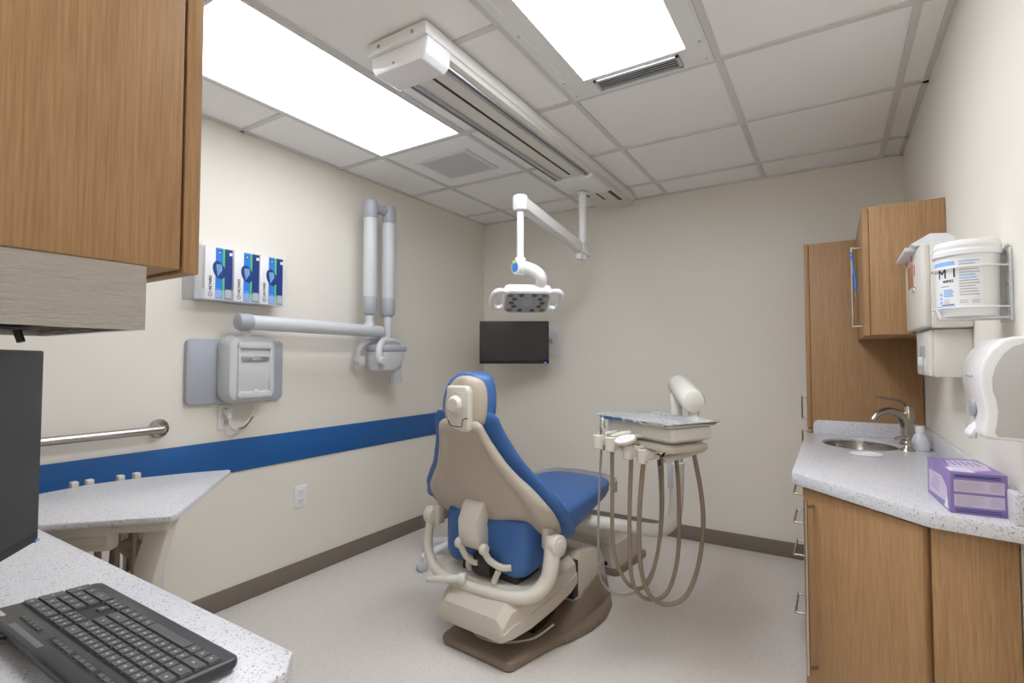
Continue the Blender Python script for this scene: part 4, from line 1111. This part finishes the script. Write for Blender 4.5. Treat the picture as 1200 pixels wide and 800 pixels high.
mb.prism([(.004, .012), (.05, .006), (.045, .05), (.006, .06)], hz-.0005, hz+.0008, 0, 'paper'); mb.box(.012, .04, .022, .03, hz, hz+.0012, 0, 'label_sky')
for k in range(6): mb.box(.02+.012*k, .024+.012*k, .10, .16, hz, hz+.0012, 0, 'purple')
obj('carton', mb, None, t)

# right upper cabinet
t = thing('upper_cabinet', 'small oak grained wall cabinet over the sink counter', 'cabinet', (.23, 2.67, 1.277))
mb = MB(); mb.box(.128, XR-.002, 2.365, 2.982, 1.28, 1.768, .0015); obj('body', mb, 'wood', t)
mb = MB(); mb.box(.107, .1265, 2.367, 2.980, 1.277, 1.768, .0015); d = obj('door', mb, 'wood', t)
p = pull(d, (.107, 2.45, 1.318), (.107, 2.45, 1.63), (-.033, 0, 0), .0048)
t = thing('lanyard', 'blue ribbon tied to the white handle of the small wall cabinet', 'lanyard', (.08, 2.45, 1.45))
mb = MB(); mb.tube([(.0735, 2.444, 1.615), (.069, 2.452, 1.60), (.079, 2.458, 1.59), (.079, 2.442, 1.58), (.07, 2.442, 1.60)], .0035, 6)
mb.tube([(.076, 2.442, 1.585), (.079, 2.438, 1.54), (.086, 2.437, 1.49), (.082, 2.438, 1.455)], .009, 8, rs=[.004, .007, .010, .006], flat=.5)
obj('ribbon', mb, 'label_blue', t)
mb = MB(); mb.tube([(.082, 2.439, 1.47), (.086, 2.438, 1.43)], .004, 6); obj('clip', mb, 'hose', t)

# sharps cabinet + glove dispenser
t = thing('sharps_cabinet', 'locked beige sharps cabinet with clear flap on the right wall', 'sharps container', (.29, 2.2, 1.28))
x0, x1, y0, y1, z0, z1 = .238, XR, 1.985, 2.36, 1.281, 1.545
mb = MB(); mb.box(x0+.02, x1, y0, y1, z0, z1, .008); obj('body', mb, 'offwhite', t)
mb = MB(); mb.box(x0-.004, x0+.022, y0+.004, y1-.004, z0+.004, z1-.004, .010); dr = obj('door', mb, 'offwhite', t)
mb = MB(); mb.box(x0-.0055, x0-.002, 2.14, 2.27, z1-.115, z1-.04, .001); obj('window', mb, 'amber_window', dr)
mb = MB(); mb.cyl((x0-.012, 2.09, 1.41), (x0-.002, 2.09, 1.41), .011, bev=.002); obj('lock', mb, 'chrome', dr)
mb = MB()
secs = [[(x0-.01, y0+.03, z1-.005), (x0+.085, y0+.03, z1-.005), (x0+.085, y1-.02, z1-.005), (x0-.01, y1-.02, z1-.005)],
        [(x0-.02, y0+.06, z1+.006), (x0+.085, y0+.03, z1+.012), (x0+.085, y1-.02, z1+.012), (x0-.02, y1-.02, z1+.006)],
        [(x0+.03, y0+.06, z1+.036), (x0+.07, y0+.05, z1+.03), (x0+.07, y1-.03, z1+.03), (x0+.03, y1-.04, z1+.04)]]
mb.loft(secs); mb.box(x0-.032, x0+.0, y0+.09, y1-.03, z1-.012, z1+.003, .004); obj('flap', mb, 'frost', t)
mb = MB()
for zc in (1.475, 1.432): 
    M = frame((.285, y0-.0006, zc), (1, 0, 0), (0, 0, 1), (0, -1, 0)); mb.at(M).lathe([(.0, 0), (.017, 0), (.017, .0008), (0, .0008)], n=24, m='red'); mb.at(M).box(-.012, .012, -.003, .003, 0, .0012, 0, 'paper')
for y in (2.29, 2.16): mb.at(Matrix.Identity(4)).box(x0-.0048, x0-.003, y, y+.02, z1-.03, z1-.01, 0, 'red')
mb.box(x0-.0048, x0-.003, 2.105, 2.12, z1-.085, z1-.05, 0, 'red')
obj('hazard_label', mb, 'red', t)
t = thing('glove_dispenser', 'beige box dispenser fixed under the sharps cabinet', 'dispenser', (.3, 2.12, 1.13))
x0, x1, y0, y1, z0, z1 = .252, XR, 2.01, 2.27, 1.132, 1.279
mb = MB(); mb.box(x0+.012, x1, y0, y1, z0, z1, .005); obj('body', mb, 'offwhite', t)
mb = MB(); mb.box(x0, x0+.014, y0+.002, y1-.002, z0+.003, z1-.002, .005); obj('front', mb, 'offwhite', t)
mb = MB(); mb.box(x0-.001, x0+.004, 2.08, 2.19, 1.165, 1.23, .002); mb.box(x0-.001, x0+.006, 2.12, 2.145, 1.14, 1.18, .002); ow = obj('opening', mb, 'grey_mid', t)
mb = MB(); mb.box(x0-.003, x0+.002, 2.075, 2.115, 1.142, 1.19, .004); mb.cyl((x0-.002, 2.135, 1.165), (x0-.002, 2.135, 1.195), .012, bev=.004); obj('latch', mb, 'pale_grey', t)

# wipes bucket in wire bracket
bx_, by_, r_ = .283, 1.645, .0615; z0, z1 = 1.289, 1.470
t = thing('wipes_bucket', 'round white wipes bucket with printed label held by a wire bracket', 'bucket', (bx_, by_, z0))
kz_ = 1.07
mb = MB(); mb.lathe([(0, 0), (r_*.93, 0), (r_*.95, .004), (r_*.99, .145), (r_, .148), (0, .148)], (bx_, by_, z0), n=48); mb.v = [Vector((v.x, v.y, z0+(v.z-z0)*kz_)) for v in mb.v]; obj('tub', mb, 'white', t)
mb = MB(); mb.lathe([(r_*1.0, .136), (r_*1.06, .137), (r_*1.07, .146), (r_*1.03, .149), (r_*1.03, .153), (r_*1.05, .155), (r_*1.03, .164), (r_*.98, .169), (r_*.9, .170), (r_*.85, .167), (0, .167)], (bx_, by_, z0), n=48); mb.v = [Vector((v.x, v.y, z0+(v.z-z0)*kz_)) for v in mb.v]; obj('lid', mb, 'white_gloss', t)
th0 = math.atan2(-by_, -bx_)      # toward the doorway
def wrap(v): 
    a = th0+v.x/r_; rr_ = r_*(.955+.035*(v.y/.145))+.0007+v.z
    return Vector((bx_+rr_*math.cos(a), by_+rr_*math.sin(a), z0+v.y*kz_))
def patch(mb, xa, xb, ya, yb, h, m):
    n = max(2, int((xb-xa)/.004)); vs = []; 
    for i in range(n+1):
        for y in (ya, yb): vs.append(wrap(Vector((xa+(xb-xa)*i/n, y, h))))
    mb.add(vs, [[2*i, 2*i+2, 2*i+3, 2*i+1] for i in range(n)], m)
mb = MB()
patch(mb, -.080, .030, .018, .128, 0, 'paper')
patch(mb, -.080, -.022, .115, .124, .0004, 'label_sky'); patch(mb, -.080, -.022, .018, .024, .0004, 'label_sky')
I4 = Matrix.Identity(4)
mb.text('M 1', Matrix.Translation((-.039, .096, .0006)), .030, 'ink', fn=wrap)
mb.text('WIPES', Matrix.Translation((-.037, .079, .0004)), .009, 'ink', fn=wrap)
for k in range(4): patch(mb, -.048, -.028+.002*(k % 2), .058-.0045*k, .061-.0045*k, .0004, 'label_sky')
for k in range(3): patch(mb, -.060, -.052, .03+.009*k, .035+.009*k, .0004, 'label_sky')
for k in range(3): patch(mb, -.048, -.034, .03+.004*k, .0315+.004*k, .0004, 'ink_grey')
patch(mb, -.055, -.025, .0255, .0275, .0004, 'ink')
patch(mb, -.055, -.034, .0675, .0685, .0004, 'ink')
for k in range(13):
    c = 'label_sky' if k in (0, 5, 6) else 'ink_grey'
    patch(mb, -.014, .024-.003*((k*7) % 4), .120-.0062*k, .1225-.0062*k, .0004, c)
for k in range(2):
    for j in range(3): patch(mb, -.014+.022*k, .002+.022*k-.002*(j % 2), .034-.003*j, .0352-.003*j, .0004, 'ink_grey')
lb = obj('label', mb, 'paper', t, recalc=False)
t = thing('wire_bracket', 'white wire bracket and back plate on the right wall holding the wipes bucket', 'bracket', (XR, by_, 1.27))
mb = MB(); mb.box(XR-.006, XR, 1.60, 1.69, 1.275, 1.445, .002)
for z in (1.30, 1.36, 1.41): mb.cyl((XR-.0085, 1.612, z), (XR-.0055, 1.612, z), .004, n=8, m='ink_grey')
obj('back_plate', mb, 'pale_grey', t)
mb = MB()
for z in (1.405, 1.309):
    P = [(XR-.005, by_-.04, z), (bx_+.03, by_-r_-.002, z), (bx_+.012, by_-r_-.006, z)]+[(bx_+(r_+.005)*math.cos(a), by_+(r_+.005)*math.sin(a), z) for a in [R(-100-16*k) for k in range(11)]]+[(bx_+.012, by_+r_+.006, z), (bx_+.03, by_+r_+.002, z), (XR-.005, by_+.04, z)]
    mb.tube(P, .0022, 7, smooth=3); obj('wire', mb, 'white', t); mb = MB()
for y in (by_-.03, by_+.03):
    mb = MB(); mb.tube([(XR-.005, y, 1.284), (bx_-.045, y, 1.284), (bx_-.056, y, 1.290), (bx_-.063, y, 1.309)], .0025, 7, smooth=3); obj('support_wire', mb, 'white', t)

# curved wall dispenser
t = thing('wall_dispenser', 'white curved wall dispenser with half round window and paper tongue', 'dispenser', (.30, 1.46, 1.02))
My = frame((0, 1.378, 0), (1, 0, 0), (0, 0, 1), (0, -1, 0))       # (x, z) outline, depth toward -y
out = [(XR, 1.232), (.305, 1.231), (.285, 1.224), (.270, 1.208), (.2585, 1.185), (.2525, 1.16), (.253, 1.135), (.258, 1.10), (.260, 1.075), (.257, 1.05), (.254, 1.034), (.258, 1.027), (XR, 1.022)]
mb = MB().at(My); mb.prism(out, -.175, 0, .007, seg=3); bd = obj('body', mb, 'white_gloss', t, sharp=60)
mb = MB().at(My); ins = [(x+(.018 if x < .34 else 0), z+(-.012 if z > 1.13 else .006)) for x, z in out]
mb.prism([(XR-.002, 1.222)]+ins[1:-1]+[(XR-.002, 1.03)], -.002, .002, .001)
obj('side_panel', mb, 'side_grey', bd)
Mf = frame((.2565, 1.47, 1.082), (0, -1, 0), (0, 0, 1), (-1, 0, 0))
mb = MB().at(Mf); mb.prism([(.018*math.cos(R(a)), .018*math.sin(R(a))) for a in range(0, 361, 15)][:-1], -.002, .004, .001); obj('window', mb, 'grey_mid', bd)
mb = MB(); mb.prism([(0, 0), (.001, 0), (.001, .001)], 0, .001)
mb = MB(); mb.tube([(.262, 1.465, 1.052), (.256, 1.465, 1.04), (.250, 1.465, 1.028), (.252, 1.465, 1.018)], .02, 10, rs=[.012, .024, .028, .022], flat=.35); obj('paper_tongue', mb, 'paper', t)
mb = MB(); mb.box(.250, .254, 1.44, 1.50, 1.150, 1.157, .001); obj('indicator', mb, 'pale_grey', bd)

# ------------------------------------------------------------------ world and colour management
wd = bpy.data.worlds.new('world'); SC.world = wd; wd.use_nodes = True
wd.node_tree.nodes['Background'].inputs[0].default_value = (.5, .5, .5, 1); wd.node_tree.nodes['Background'].inputs[1].default_value = .05
SC.view_settings.view_transform = 'Standard'; SC.view_settings.look = 'None'; SC.view_settings.gamma = 1; SC.view_settings.use_curve_mapping = False
SC.view_settings.exposure = 0.48
SC.cycles.use_denoising = True
SC.cycles.max_bounces = 10; SC.cycles.diffuse_bounces = 6; SC.cycles.transparent_max_bounces = 12
SC.cycles.sample_clamp_indirect = 6
